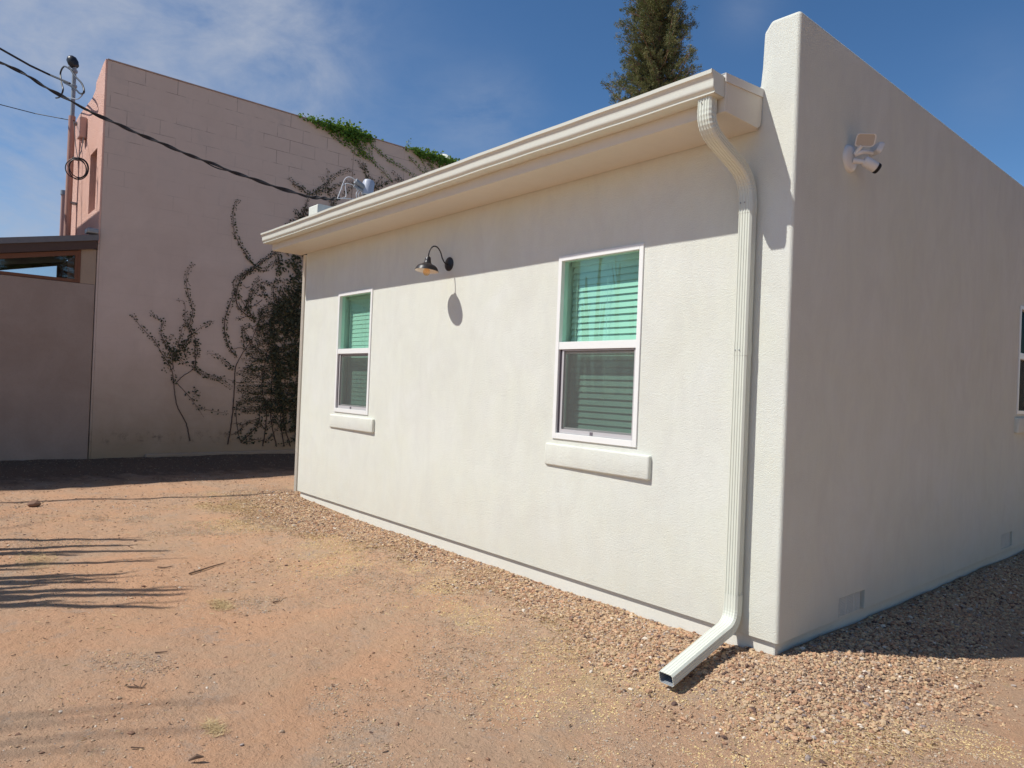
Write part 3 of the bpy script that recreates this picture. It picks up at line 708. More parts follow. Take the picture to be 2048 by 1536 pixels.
MB().lathe([(.0385, .046), (.0385, .062), (.035, .070), (.0001, .071)], cc, cdv, 28).build('camera_face', M['dark'], cmn, smooth=True)

# ------------------------------------------------------------ pink building
pink = empty('pink_building', (0, 0, 0), label='tall pink painted block building with vines, its sunlit front roughcast', cat='building')
FW = -15.02
front = [(PX, .0), (PX, 7.21), (PX-.18, 7.195), (PX-.5, 7.10), (PX-.78, 7.03), (PX-.82, 6.90), (PX-1.1, 6.83), (PX-1.7, 6.84), (PX-2.4, 6.86), (PX-2.85, 6.82), (FW, 6.72), (FW, 0)]
# side wall (block) and front (roughcast) are two skins of the same building
sw = MB().box(PX-.30, PX, PY+.031, 12, -.4, 7.20).box(PX-.30, PX, PY, PY+.0305, -.4, 3.928).build('side_wall', M['block'], pink, bevel=.008)
fm = MB(); fm.prism([(x, z if z > .01 else 3.93) for x, z in front], PY, PY+.030, 'y')
fo = fm.build('front_wall', M['facade'], pink)
cut = MB().prism([(-12.40, 4.60), (-12.40, 5.72), (-13.02, 5.72), (-13.02, 4.60)], PY-.5, PY+.5, 'y').build('cutter', None)
bm = bmesh.new(); bm.from_mesh(fo.data)
bmesh.ops.bevel(bm, geom=[e for e in bm.edges if abs(e.verts[0].co.y-PY) < 1e-3 and abs(e.verts[1].co.y-PY) < 1e-3], offset=.012, segments=2, profile=.5, affect='EDGES'); bm.to_mesh(fo.data); bm.free()
md = fo.modifiers.new('b', 'BOOLEAN'); md.object = cut; md.operation = 'DIFFERENCE'; md.solver = 'EXACT'
dg = bpy.context.evaluated_depsgraph_get(); nm = bpy.data.meshes.new_from_object(fo.evaluated_get(dg)); fo.modifiers.clear(); fo.data = nm; bpy.data.objects.remove(cut)
nb = MB(); X0, X1, Z0, Z1 = -13.02, -12.40, 4.60, 5.72
nb.add([(X0, PY+.029, Z0), (X1, PY+.029, Z0), (X1, PY+.029, Z1), (X0, PY+.029, Z1), (X0, PY+.42, Z0), (X1, PY+.42, Z0), (X1, PY+.42, Z1), (X0, PY+.42, Z1)], [(0, 1, 5, 4), (1, 2, 6, 5), (2, 3, 7, 6), (3, 0, 4, 7)])
nb.build('window_reveal', M['facade'], pink)
wf = MB(); rect_frame(wf, X0, X1, Z0, Z1, .04, PY+.30, PY+.34); wf.box(-12.73, -12.69, PY+.30, PY+.34, Z0, Z1)
wfo = wf.build('window', M['brownwood'], pink); MB().box(X0+.03, X1-.03, PY+.35, PY+.355, Z0+.03, Z1-.03).build('pane', M['dark'], wfo)
MB().box(FW, PX-.301, PY+.45, 12, -.4, 6.55).build('rear_block', M['facade'], pink)
MB().box(PX-.33, PX+.015, PY+.03, 12, 7.20, 7.222).build('coping', painted('grey_pink_coping', (.38, .28, .25), .9, .4), pink, bevel=.006)
MB().box(FW, PX-.301, PY, PY+.03, -.4, 3.928).build('front_base', M['facade'], pink)
led = MB().box(PX, PX+.06, PY+.9, 12, -.3, .17).build('base_ledge', M['panel'], pink, bevel=.02)

# annex with clerestory
annex = empty('annex', (0, 0, 0), label='low tan stucco lean-to with dark slanted roof and clerestory window', cat='annex')
AXF = PX-.01; YE = -3.58; sl = .208
def rz(y, base=4.07): return base + (y-PY)*sl
MB().box(AXF-.2, AXF, YE, PY-.012, -.4, 3.19).build('wall', M['annex'], annex, bevel=.01)
MB().box(AXF-.2, AXF, -2.005, PY-.012, 3.192, 3.81).build('side_panel', M['panel'], annex)
MB().prism([(YE, rz(YE)-.10), (PY-.003, rz(PY)-.10), (PY-.003, rz(PY)), (YE, rz(YE))], -15.9, AXF+.10).build('roof', M['greyroof'], annex)
MB().prism([(YE, rz(YE)-.25), (PY-.02, rz(PY)-.25), (PY-.02, rz(PY)-.102), (YE, rz(YE)-.102)], AXF+.03, AXF+.07).build('fascia', M['brownwood'], annex)
wn = MB()
wn.prism([(YE, rz(YE)-.335), (-2.05, rz(-2.05)-.335), (-2.05, rz(-2.05)-.255), (YE, rz(YE)-.255)], AXF-.08, AXF+.01)
wn.box(AXF-.08, AXF+.01, YE, -2.05, 3.195, 3.245); wn.box(AXF-.08, AXF+.012, -2.049, -2.008, 3.195, 3.83); wn.box(AXF-.08, AXF+.008, -2.09, -2.051, 3.246, 3.72)
wno = wn.build('window', M['redwood'], annex)
MB().prism([(YE, 3.246), (-2.09, 3.246), (-2.09, rz(-2.09)-.336), (YE, rz(YE)-.336)], AXF-.045, AXF-.04).build('pane', M['glassdark'], wno)
# far wall with its own opening, seen through the glass
fwm = MB(); xf0, xf1 = -15.5, -15.4
hd = lambda y: 3.644+(y+2.86)*.239
fwm.box(xf0, xf1, -1.885, -.6, -.4, 4.0)
fwm.prism([(-1.886, hd(-1.886)), (-1.886, 4.0), (YE, rz(YE)-.12), (YE, hd(YE))], xf0, xf1)
fwm.box(xf0, xf1, YE, -1.886, -.4, 2.6)
fwm.box(-15.4, AXF-.21, YE, YE+.1, -.4, 2.9)
fwm.build('rear_wall', M['brownwood'], annex)
MB().box(PX-.12, PX+.13, PY-.19, PY-.015, 4.075, 4.16).build('flashing', M['graymetal'], annex, bevel=.02)

shadow_wing = empty('added_shadow_wing', (0, 0, 0), label='unseen pink block past the annex, added to cast the wide ground shadow', cat='building')  # unseen block, added only for the shadow it throws on the yard
MB().box(-15.0, PX-.02, -10.5, -3.60, -.4, 6.98).build('wall', M['block'], shadow_wing, bevel=.02)
MB().box(-15.05, PX+.02, -10.55, -3.585, 6.982, 7.03).build('coping', M['annex'], shadow_wing, bevel=.006)
wv = MB(); wv.box(PX-.019, PX+.01, -7.6, -6.5, 1.0, 2.3); wvo = wv.build('window', M['redwood'], shadow_wing); MB().box(PX+.0105, PX+.014, -7.53, -6.57, 1.07, 2.23).build('pane', M['dark'], wvo)

# service mast and wiring on the pink front
mast = empty('service_mast', (0, 0, 0), label='grey weatherhead mast on pink pipe at left edge of the pink front', cat='utility mast')
MY = PY-.14
def pf(px, py, y=MY): return on(px, py, 1, y)
a, b_, c_ = pf(134, 471), pf(139, 262), pf(142, 145)
b_.x = a.x-.0; bx = a.x
MB().tube([(bx, MY, 3.9), (bx, MY, 6.75)], .062, 14).build('riser', M['pinkpipe'], mast, smooth=True)
MB().tube([(bx+.02, MY, 6.7), (bx+.02, MY, c_.z)], .038, 12).build('conduit', M['graymetal'], mast, smooth=True)
hdm = MB().lathe([(.04, -.12), (.075, -.10), (.10, -.02), (.095, .06), (.06, .11), (.001, .13)], (bx+.0, MY-.03, c_.z+.08), (-.25, -.45, 1), 20)
hdm.build('weatherhead', M['black'], mast, smooth=True)
for z in (6.6, 5.9, 5.0): MB().box(bx-.07, bx+.09, MY+.03, PY+.0, z, z+.03).build('bracket', M['graymetal'], mast)
for z in (8.0-.35, 7.35): MB().lathe([(.045, -.03), (.06, -.02), (.06, .02), (.045, .03)], (bx+.02, MY, z), (0, 0, 1), 12).build('clamp', M['graymetal'], mast)
def loopc(pts, y): return crom([on(x, yy, 1, y) for x, yy in pts], 6)
MB().tube(loopc([(139, 138), (128, 133), (121, 146), (123, 165), (126, 180), (120, 193), (112, 196)], MY-.05), .017, 7).build('service_loop', M['cable'], mast, smooth=True)
MB().tube(loopc([(138, 134), (150, 152), (164, 168), (168, 184), (160, 187), (148, 176), (128, 165)], MY-.08), .017, 7).build('service_loop', M['cable'], mast, smooth=True)
MB().tube(loopc([(120, 190), (130, 194), (142, 196), (155, 198), (165, 190)], MY-.06), .010, 6).build('drip_wire', M['graymetal'], mast, smooth=True)
cnd = empty('thin_conduit', (0, 0, 0), label='thin pink capped vent pipe left of the mast', cat='pipe')
q = on(127, 390, 1, PY+.6); MB().tube([(q.x, PY+.6, 3.6), (q.x, PY+.6, q.z)], .055, 12).build('pipe', M['pinkpipe'], cnd, smooth=True)
MB().tube([(q.x, PY+.6, q.z), (q.x, PY+.6, q.z+.12)], .075, 12).build('cap', M['graymetal'], cnd, smooth=True)
q = on(165, 257, 1, PY-.06)
jb = empty('junction_box', (0, 0, 0), label='pink box on the sunlit pink front above the wire coil', cat='junction box')
MB().box(q.x-.12, q.x+.12, PY-.13, PY-.003, q.z-.20, q.z+.20).build('box', painted('pink_box', (.52, .34, .29), .7), jb, bevel=.02)
MB().tube([(q.x, PY-.06, q.z-.2), (q.x, PY-.06, q.z-.28)], .03, 10).build('gland', M['pinkpipe'], jb)
q = on(155, 337, 1, PY-.30)
coil = MB(); pts = []
for i in range(140):
    t = i/139*2*math.pi*3.5; rr = .15+.02*math.sin(t*.37+1)+.008*math.sin(t*2.3)
    pts.append((q.x+rr*.30*math.sin(t)+.02*math.sin(t*.6), q.y+rr*.92*math.sin(t)+.015*math.sin(t*.3), q.z+1.15*rr*math.cos(t)))
coil.tube(pts, .0085, 6)
w1 = on(148, 243, 1, PY-.2); w2 = on(167, 275, 1, PY-.14)
coil.tube([w1, on(151, 290, 1, PY-.25), q+Vector((0, 0, .16))], .007, 6); coil.tube([w2, on(163, 300, 1, PY-.25), q+Vector((0, 0, .16))], .007, 6)
tag(coil.build('wire_coil', M['cable'], smooth=True), 'coiled black wire hanging on the pink front below its box', 'wire coil')

# overhead wires
def wire(name, pts, r, label, n=8, m_='cable'):
    o = MB().tube(crom(pts, n), r, 7).build(name, M[m_], smooth=True); return tag(o, label, 'cable')
cp_ = [Vector((-12.1, -12.5, 8.2)), Vector((-11.0, -8.4, 6.9)), Vector((-10.43, -6.44, 6.4)), Vector((-9.89, -4.55, 6.02))]
for (px, py, x) in [(0, 124, -9.62), (100, 179, -9.35), (200, 232, -9.05), (300, 277, -8.75), (400, 318, -8.4), (500, 356, -8.05), (600, 388, -7.65), (650, 397, -7.4), (680, 397, -7.25)]: cp_.append(on(px, py, 0, x))
cb_ = MB(); pth = crom(cp_, 14); cb_.tube(pth, [.045-.032*min(1, max(0, (p.y+4.7)/1.0)) for p in pth], 7)  # core thickened out of view to widen the cable's ground shadow
for ph, rr in ((0, .010), (2.6, .009)):
    tw = []
    for i, p in enumerate(pth):
        k = 1+1.6*max(0, math.sin(i*.10+ph))**8
        tw.append(p+Vector((.014*math.cos(i*.5+ph), .0, .019*math.sin(i*.5+ph)-.010*(k-1))))
    cb_.tube(tw, rr, 6)
tag(cb_.build('service_cable', M['cable'], smooth=True), 'thick twisted black service cable crossing to the white house roof', 'cable')
wire('overhead_wire', [Vector((-17.0, -11, 11.2)), on(0, 97, 0, -14.5), on(60, 131, 0, -15.0), on(100, 150, 0, -15.3), on(140, 167, 1, PY-.16)], .021, 'dark overhead wire running to the grey weatherhead', 1)
wire('overhead_wire', [Vector((-17.0, -11, 8.2)), on(0, 209, 0, -14.3), on(70, 227, 0, -14.7), on(150, 242, 1, PY-.1)], .008, 'thin lowest wire running to the pink front', 1)

# roof mast of the white house
rm = empty('roof_mast', (0, 0, 0), label='grey conduit mast with white cables above the white roof', cat='utility mast')
RX = -7.10
def rp(px, py, x=RX): return on(px, py, 0, x)
s_ = rp(712, 365); e_ = rp(740, 392)
MB().tube([rp(711, 362), rp(728, 375)], .042, 12).build('weatherhead', M['graymetal'], rm, smooth=True)
MB().tube([rp(708, 372), rp(730, 384), rp(745, 396)], .022, 10).build('conduit', M['graymetal'], rm, smooth=True)
bx_ = rp(736, 377); MB().lathe([(.06, -.11), (.085, -.10), (.088, .09), (.07, .12), (.001, .13)], bx_, (0, .1, 1), 18).build('meter_can', M['greybox'], rm, smooth=True)
bs = rp(741, 392); MB().tube([(RX, bs.y, 3.95), (RX, bs.y, bs.z+.02)], .03, 10).build('pole', M['graymetal'], rm, smooth=True)
wc = MB()
for pts in ([(675, 397), (682, 378), (690, 358), (700, 354), (712, 361)], [(684, 396), (692, 392), (691, 370), (696, 367), (712, 372)], [(712, 372), (714, 380), (720, 378), (736, 388), (735, 398)], [(717, 380), (713, 386), (713, 394), (718, 400)], [(722, 381), (717, 388), (719, 395), (726, 399)], [(690, 367), (684, 372), (684, 380)], [(676, 397), (690, 397), (716, 399)]):
    wc.tube(crom([rp(x, y) for x, y in pts], 6), .0065, 6)
wc.build('white_cable', M['wcable'], rm, smooth=True)

# small pale dish peeking over the pink parapet
dq = on(882, 322, 0, PX-.5)
dsh = empty('rooftop_dish', (0, 0, 0), label='small pale rounded dish edge behind the vines on pink roof', cat='dish')
MB().lathe([(.001, .09), (.12, .07), (.22, .03), (.28, -.03), (.275, -.04), (.21, .015), (.11, .055), (.001, .075)], (dq.x, dq.y, dq.z-.06), (.55, -.9, .2), 28).build('reflector', M['dish'], dsh, smooth=True)
MB().tube([(dq.x, dq.y, 6.5), (dq.x, dq.y, dq.z-.05)], .025, 8).build('post', M['graymetal'], dsh)

# ------------------------------------------------------------ vines on the pink wall
def wallpt(px, py): 
    p = on(px, py, 0, PX); return (p.y, p.z)
def Z2(pts): return [(240+x*.3777, 360+y*.3777) for x, y in pts]       # traced outlines of the runners
def Z3(pts): return [(480+x*.2148, 200+y*.2148) for x, y in pts]
class Vine:
    def __init__(s, name, label, leafmat):
        s.root = empty(name, (0, 0, 0), label=label, cat='vine', group=None); s.st = MB(); s.LV = []; s.lm = leafmat; s.tn = []
    def leaf(s, y, z, size, off=None, tone=None, lying=True):
        off = random.uniform(.008, .06) if off is None else off
        c = Vector((PX+off, y, z)); 
        n_ = Vector((1, random.gauss(0, .55), random.gauss(.25, .55))).normalized() if lying else Vector((random.gauss(0, 1), random.gauss(0, 1), random.gauss(.6, 1))).normalized()
        a = n_.orthogonal().normalized(); b = n_.cross(a); w = random.uniform(0, 6.28)
        u = a*math.cos(w)+b*math.sin(w); v = n_.cross(u); h = size
        s.LV.append([c-u*h*.5, c+v*h*.36-u*h*.05+n_*h*.08, c+u*h*.55, c-v*h*.36-u*h*.05+n_*h*.08])
        s.tn.append(random.random() if tone is None else tone)
    def runner(s, pts, r=.006, leaves=1.0, size=.060, space=.040, jit=.007, start=0.0):
        W_ = [wallpt(*p) for p in pts]; P = crom([Vector((PX+.012, y, z)) for y, z in W_], 10)
        n = len(P)
        for i in range(n): P[i] += Vector((0, random.gauss(0, .003), random.gauss(0, .003)))
        s.st.tube(P, [r*.85*(1-.65*i/(n-1)) for i in range(n)], 5)
        if leaves <= 0: return
        acc = 0; L = sum((P[i+1]-P[i]).length for i in range(n-1)); run = 0; side = 1
        for i in range(n-1):
            seg = P[i+1]-P[i]; l = seg.length; t = 0
            if l < 1e-6: continue
            d = seg/l; nn = Vector((0, -d.z, d.y))
            while acc+t < l+1e-9:
                q = P[i]+d*min(acc+t, l); f = (run+t)/L
                if f > start and random.random() < leaves:
                    for k in (1, -1):
                        o = nn*k*size*random.uniform(.35, .75)
                        s.leaf(q.y+o.y+random.gauss(0, jit), q.z+o.z+random.gauss(0, jit), size*random.uniform(.6, 1.15)*(1-.35*f))
                t += space
            acc = acc+t-l; run += l
    def done(s):
        P = np.array([[tuple(v) for v in q] for q in s.LV], np.float32).reshape(-1, 3)
        Fa = np.arange(len(P)).reshape(-1, 4)
        st = s.st; o = bigmesh('foliage', P, Fa, s.lm, s.root, col=np.repeat(s.tn, 4))
        so = st.build('stem', M['vstem'], s.root, smooth=True)
        return s.root
# sparse plant in the middle of the wall
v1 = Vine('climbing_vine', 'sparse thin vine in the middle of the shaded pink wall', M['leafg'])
v1.runner(Z2([(370, 1380), (350, 1290), (300, 1190), (285, 1080), (270, 1000), (215, 910), (180, 850), (130, 800), (60, 712)]), .011, .9, start=.42)
v1.runner(Z2([(280, 1000), (275, 940), (235, 860), (215, 800), (230, 750), (190, 730), (155, 702)]), .008, 1, start=.1)
v1.runner(Z2([(290, 1080), (330, 1040), (395, 990), (395, 900), (400, 850), (370, 790), (345, 740), (340, 650), (295, 637)]), .008, .8, start=.35)
v1.runner(Z2([(280, 940), (320, 890), (375, 825), (365, 770), (385, 700), (365, 620), (350, 540), (355, 490), (388, 445)]), .008, 1.)
v1.runner(Z2([(375, 825), (430, 780), (500, 745)]), .006, .5)
v1.runner(Z2([(290, 920), (260, 880), (235, 850), (290, 825)]), .006, 1)
v1.runner(Z2([(305, 880), (320, 820), (330, 780), (350, 760)]), .006, 1.)
v1.runner(Z2([(350, 900), (330, 870), (360, 850), (400, 850), (415, 880)]), .006, 1)
v1.runner(Z2([(300, 930), (340, 970), (355, 975)]), .005, 1)
v1.runner(Z2([(340, 890), (360, 945)]), .004, 1)
v1.runner(Z2([(300, 1075), (370, 1150), (410, 1200), (490, 1222), (575, 1237)]), .006, .45, start=.2)
v1.runner(Z2([(400, 1195), (445, 1258)]), .004, 0)
v1.runner(Z2([(400, 1100), (395, 1130), (425, 1140), (395, 1160)]), .004, .5)
v1.runner(Z2([(395, 850), (410, 910), (390, 990), (440, 1030), (490, 1050), (560, 1050)]), .006, .9)
v1.runner(Z2([(385, 960), (410, 1010), (470, 1035), (540, 1065), (590, 1105)]), .005, .9)
v1.runner(Z2([(455, 915), (510, 930), (560, 970), (605, 1005)][::-1]), .005, .8)
for _ in range(90):
    x = random.gauss(290, 28); y = 935+(290-x)*.5+random.gauss(0, 26); p = wallpt(*Z2([(x, y)])[0]); v1.leaf(p[0], p[1], random.uniform(.03, .05))
v1.done()
# the big plant beside the house corner
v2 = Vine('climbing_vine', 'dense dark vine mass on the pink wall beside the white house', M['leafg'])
v2.runner(Z2([(570, 1400), (590, 1280), (605, 1100), (610, 1000), (640, 930), (700, 840), (750, 700)]), .014, .0)
v2.runner(Z2([(620, 940), (580, 890), (555, 810), (555, 740), (580, 660), (605, 590), (600, 540), (640, 500), (700, 470)]), .010, 1)
v2.runner(Z2([(705, 450), (690, 425), (640, 350), (605, 280), (598, 200), (605, 140), (630, 105)]), .008, 1)
v2.runner(Z2([(720, 750), (640, 690), (615, 640), (620, 580), (650, 510), (720, 460), (800, 400), (830, 370)]), .012, 1)
v2.runner(Z2([(715, 740), (680, 680), (690, 590), (740, 510)]), .009, 1)
v2.runner(Z2([(665, 690), (680, 640), (730, 570), (750, 560)]), .008, 1)
v2.runner(Z2([(705, 460), (760, 480), (800, 450), (840, 420)]), .008, 1)
v2.runner(Z2([(640, 510), (700, 480), (760, 420), (820, 380)]), .009, 1)
v2.runner(Z2([(750, 560), (770, 620), (800, 660)]), .007, 1)
v2.runner(Z2([(750, 540), (800, 550), (850, 530), (880, 570), (900, 600)]), .007, 1)
v2.runner(Z2([(660, 890), (650, 830), (650, 785), (690, 765)]), .007, .9)
v2.runner(Z2([(640, 1390), (620, 1310), (620, 1180), (700, 1170), (780, 1150)]), .008, .35)
v2.runner(Z2([(640, 1390), (700, 1330), (735, 1280), (745, 1200), (800, 1160), (850, 1200), (830, 1240), (800, 1290), (760, 1320)]), .010, 1, size=.065)
v2.runner(Z2([(650, 1395), (720, 1375), (780, 1380), (820, 1330), (870, 1290)]), .009, .7)
# streaks reaching left out of the mass
rows = []
y = 690
while y < 1240:
    rows.append(y); y += random.uniform(9, 15)
for y in rows:
    xs0 = 735 if y < 770 else (690 if y < 880 else (640 if y < 1010 else 612))
    xs0 += random.uniform(0, 40); rise = -90 if y < 900 else (-30 if y < 1050 else 20*math.sin(y))
    pts = [(1120+random.uniform(-40, 60), y+rise*1.5+random.uniform(-25, 25)), (1020, y+rise*1.3+random.uniform(-20, 20)), (930, y+rise+random.uniform(-15, 15)), (860, y+rise*.6+random.uniform(-14, 14)), (790, y+rise*.3+random.uniform(-10, 10)), (730, y+random.uniform(-8, 8)), (xs0, y+random.uniform(-6, 14))]
    v2.runner(Z2(pts), .009, .9, size=.056, space=.036)
for _ in range(34):
    x = random.uniform(800, 945); y = random.uniform(380, 1300)
    v2.runner(Z2([(x, y+70), (x+random.uniform(-25, 20), y+20), (x+random.uniform(-40, 30), y-40), (x+random.uniform(-60, 40), y-90)]), .004, 1, space=.03)
for _ in range(5600):
    while True:
        x = random.uniform(640, 1380); y = random.uniform(150, 1390)
        if y < 370 and x < 935+.25*(370-y): continue
        nv = mnoise.noise(Vector((x*.018, y*.024, 3.1)))+.6*mnoise.noise(Vector((x*.05, y*.07, 1)))
        edge = (x-735)/190. if y > 700 else (x-830)/90. + (.2 if y > 560 else 0)
        if x > 960: edge -= (x-960)/150.+max(0, (480-y)/220.)*.5
        if y > 1200: edge = (x-860)/60.
        if 600 < y < 720: edge = (x-760-(720-y)*.7)/120
        if y > 1050 and y < 1200: edge = (x-790)/150
        if edge+nv*1.1 > random.uniform(.1, .9): break
    p = wallpt(*Z2([(x, y)])[0]); v2.leaf(p[0], p[1], random.uniform(.05, .085), off=random.uniform(.01, .13))
for _ in range(46):
    x = random.uniform(640, 900); y = random.uniform(560, 1330); dx = random.uniform(-110, -30); dy = random.uniform(-110, 50)
    v2.runner(Z2([(x, y), (x+dx*.5, y+dy*.5+random.uniform(-14, 14)), (x+dx, y+dy)]), .008, .35, size=.05)
for x in (760, 810, 850, 890, 930, 980):
    v2.runner(Z2([(x+random.uniform(-10, 20), 1410), (x+random.uniform(-30, 30), 1250), (x+random.uniform(-45, 30), 1080), (x+random.uniform(-30, 50), 900), (x+random.uniform(-20, 60), 740), (x+random.uniform(-10, 80), 560)]), .012, .3)
# upward through the roof line
U = Z3
v2.runner(U([(560, 1140), (590, 1060), (620, 960), (640, 900)]), .012, 1, size=.065)
v2.runner(U([(420, 1170), (500, 1130), (560, 1090), (600, 1000)]), .009, 1, size=.065)
v2.runner(U([(650, 890), (590, 840), (520, 790), (440, 730)]), .007, 1)
v2.runner(U([(590, 845), (530, 810), (485, 765)]), .005, 1)
v2.runner(U([(640, 890), (720, 840), (800, 790), (860, 720), (930, 685), (1030, 650)]), .008, 1)
v2.runner(U([(690, 880), (780, 850), (860, 820), (930, 785), (1050, 765)]), .007, 1)
v2.runner(U([(850, 1010), (845, 930), (825, 850), (800, 790), (745, 710)]), .008, .8)
v2.runner(U([(815, 790), (818, 720), (815, 650)]), .005, .4)
v2.runner(U([(870, 1010), (880, 930), (900, 890), (850, 820)]), .008, 1)
v2.runner(U([(1180, 800), (1180, 720), (1150, 640), (1090, 562)]), .006, 1)
v2.runner(U([(1170, 690), (1155, 620), (1140, 555)]), .005, .8)
v2.runner(U([(1250, 850), (1240, 780), (1215, 730), (1190, 700)]), .007, 1)
v2.runner(U([(1250, 830), (1290, 760), (1340, 710)]), .006, .8)
v2.runner(U([(1260, 840), (1320, 790), (1400, 755), (1480, 740), (1410, 670)]), .006, 1)
v2.runner(U([(1030, 990), (1040, 850), (1045, 700), (1055, 500)]), .006, .15)
v2.runner(U([(950, 900), (1010, 830), (1060, 800)]), .005, 1)
v2.runner(U([(500, 1010), (530, 1060), (560, 1100)]), .005, 1)
v2.runner(U([(1480, 745), (1530, 765)]), .004, 1)
v2.runner(U([(1360, 800), (1365, 740)]), .004, .6)
v2.done()
# hanging clumps over the parapet
def clump(label, crest, drops, dens):
    v = Vine('climbing_vine', label, M['leafb'])
    for (px, py, w, h, n) in crest:
        for _ in range(int(n*dens)):
            x = random.gauss(px, w); y0, z0 = wallpt(x, py+(x-px)*.31)
            zz = 7.215; up_ = random.random() < .45
            if up_: v.leaf(y0, zz+abs(random.gauss(0, h)), random.uniform(.05, .085), off=random.uniform(-.30, .10), lying=False)
            else: v.leaf(y0, zz-abs(random.gauss(0, h*1.2)), random.uniform(.045, .08), off=random.uniform(.0, .14), tone=random.uniform(0, .6))
    for pts, s_, ls in drops: v.runner(U(pts), s_, ls, size=.062, space=.036)
    v.done()
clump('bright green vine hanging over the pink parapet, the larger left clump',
      [(610, 238, 7, .03, 30), (632, 244, 7, .05, 90), (652, 251, 9, .06, 220), (672, 258, 9, .07, 240), (695, 263, 10, .10, 420), (712, 270, 9, .08, 330), (733, 277, 7, .05, 150)],
      [([(820, 290), (880, 345), (960, 400), (1030, 450), (1060, 480)], .007, 1), ([(1000, 320), (1050, 400), (1090, 450), (1110, 490)], .008, 1), ([(1050, 330), (1090, 420), (1150, 500), (1220, 560), (1290, 630), (1350, 690), (1400, 750)], .009, 1),
       ([(1130, 340), (1160, 400), (1180, 460), (1230, 500)], .007, .9), ([(1180, 350), (1230, 430), (1300, 490), (1360, 545), (1430, 590), (1520, 640), (1580, 685), (1640, 725)], .008, 1), ([(1045, 490), (1110, 520), (1180, 540), (1240, 570)], .006, 1),
       ([(1030, 330), (1060, 420), (1080, 480)], .007, 1), ([(980, 330), (1040, 390), (1100, 430)], .007, 1), ([(1090, 350), (1130, 430), (1150, 500)], .007, 1), ([(1100, 480), (1180, 520), (1230, 520)], .006, 1), ([(690, 215), (745, 245)], .005, 1), ([(1070, 350), (1100, 440), (1140, 500)], .007, 1), ([(1250, 380), (1260, 420)], .004, .5)], 1.0)
clump('bright green vine clump on the pink parapet near the pale dish',
      [(820, 296, 5, .03, 30), (835, 303, 7, .05, 150), (855, 309, 9, .06, 260), (875, 315, 9, .07, 300), (897, 322, 9, .06, 260), (920, 328, 9, .05, 160)],
      [([(1650, 490), (1690, 560), (1720, 620), (1740, 680)], .007, 1), ([(1570, 520), (1620, 590), (1670, 640), (1730, 690)], .006, .8), ([(1700, 500), (1760, 580), (1800, 660)], .008, 1), ([(1760, 520), (1820, 590), (1870, 640)], .008, 1), ([(1820, 540), (1880, 590), (1950, 620)], .008, 1), ([(1720, 520), (1760, 600), (1790, 650)], .008, 1), ([(1550, 460), (1560, 400), (1590, 385)], .005, 1)], 1.0)

# ------------------------------------------------------------ conifer behind the house
tree = empty('conifer_tree', (0, 0, 0), label='tall olive-green conifer rising behind the white house roof', cat='tree')
d_ = fw + rt*((1305-1024)/CF) + up*((768-190)/CF); tb = CAM + d_*25
TX, TY, TZ = tb.x, tb.y, tb.z
trunk = crom([(TX+.15, TY, -.3), (TX+.05, TY+.05, 6), (TX, TY, 12.3), (TX+.15, TY+.0, 14.3), (TX+.25, TY, 16), (TX+.28, TY, 18.5)], 10)
MB().tube(trunk, [.30*(1-i/len(trunk))**.8+.025 for i in range(len(trunk))], 10).build('trunk', M['bark'], tree, smooth=True)
def crad(z):
    return float(np.interp(z, [5, 9, 11.8, 12.6, 13.6, 14.5, 15.2, 16, 17, 18.6], [1.6, 1.75, 1.62, 1.50, 1.30, 1.22, 1.12, .95, .6, .08]))
def taxis(z):
    k = min(len(trunk)-1, max(0, int((z+.3)/18.8*(len(trunk)-1)))); 
    for p in trunk:
        if p.z >= z: return p
    return trunk[-1]
br = MB(); LP = []; LT = []
z = 5.0
while z < 18.5:
    dens = 1.0 if z > 10.3 else .35
    nb_ = 7 if z > 10.3 else 3
    for _ in range(nb_):
        a = random.uniform(0, 6.283); Rr = crad(z)*random.uniform(.45, 1.05)*(1+.15*math.sin(a*2+z*1.7)); b0 = taxis(z)
        rise = random.uniform(.15, .65)*Rr
        e = b0+Vector((math.cos(a)*Rr, math.sin(a)*Rr, rise))
        mid = b0+Vector((math.cos(a+.2)*Rr*.5, math.sin(a+.2)*Rr*.5, rise*.3))
        P = crom([b0, mid, e], 5); br.tube(P, [.022*(1-.8*i/(len(P)-1))+.003 for i in range(len(P))], 4)
        for i, p in enumerate(P):
            f = i/(len(P)-1)
            if f < .25: continue
            for _c in range(2):
                c = p+Vector((random.gauss(0, .09), random.gauss(0, .09), random.gauss(0, .08)))
                tone = min(1, max(0, random.gauss(.5, .25)))
                dv = (c-b0); dv.z = abs(dv.z)+.3; dv.normalize(); sp = random.uniform(.035, .06)
                nl = int(30*dens) if dens == 1 else 14
                for _l in range(nl):
                    q = c+Vector((random.gauss(0, sp), random.gauss(0, sp), random.gauss(0, sp)))
                    u = (dv+Vector((random.gauss(0, .7), random.gauss(0, .7), random.gauss(0, .6)))).normalized(); w = u.orthogonal().normalized(); w = (w*math.cos(_l)+u.cross(w)*math.sin(_l))
                    h = random.uniform(.045, .08)*(1 if dens == 1 else 1.6); LP += [tuple(q-u*h*.5), tuple(q+w*h*.32), tuple(q+u*h*.8)]
                    LT += [min(1, max(0, tone+random.gauss(0, .15)))]*3
    z += .135 if z > 10.3 else .35
br.build('branches', M['bark'], tree)
bigmesh('crown', np.array(LP, np.float32), np.arange(len(LP)).reshape(-1, 3), M['needle'], tree, col=LT)

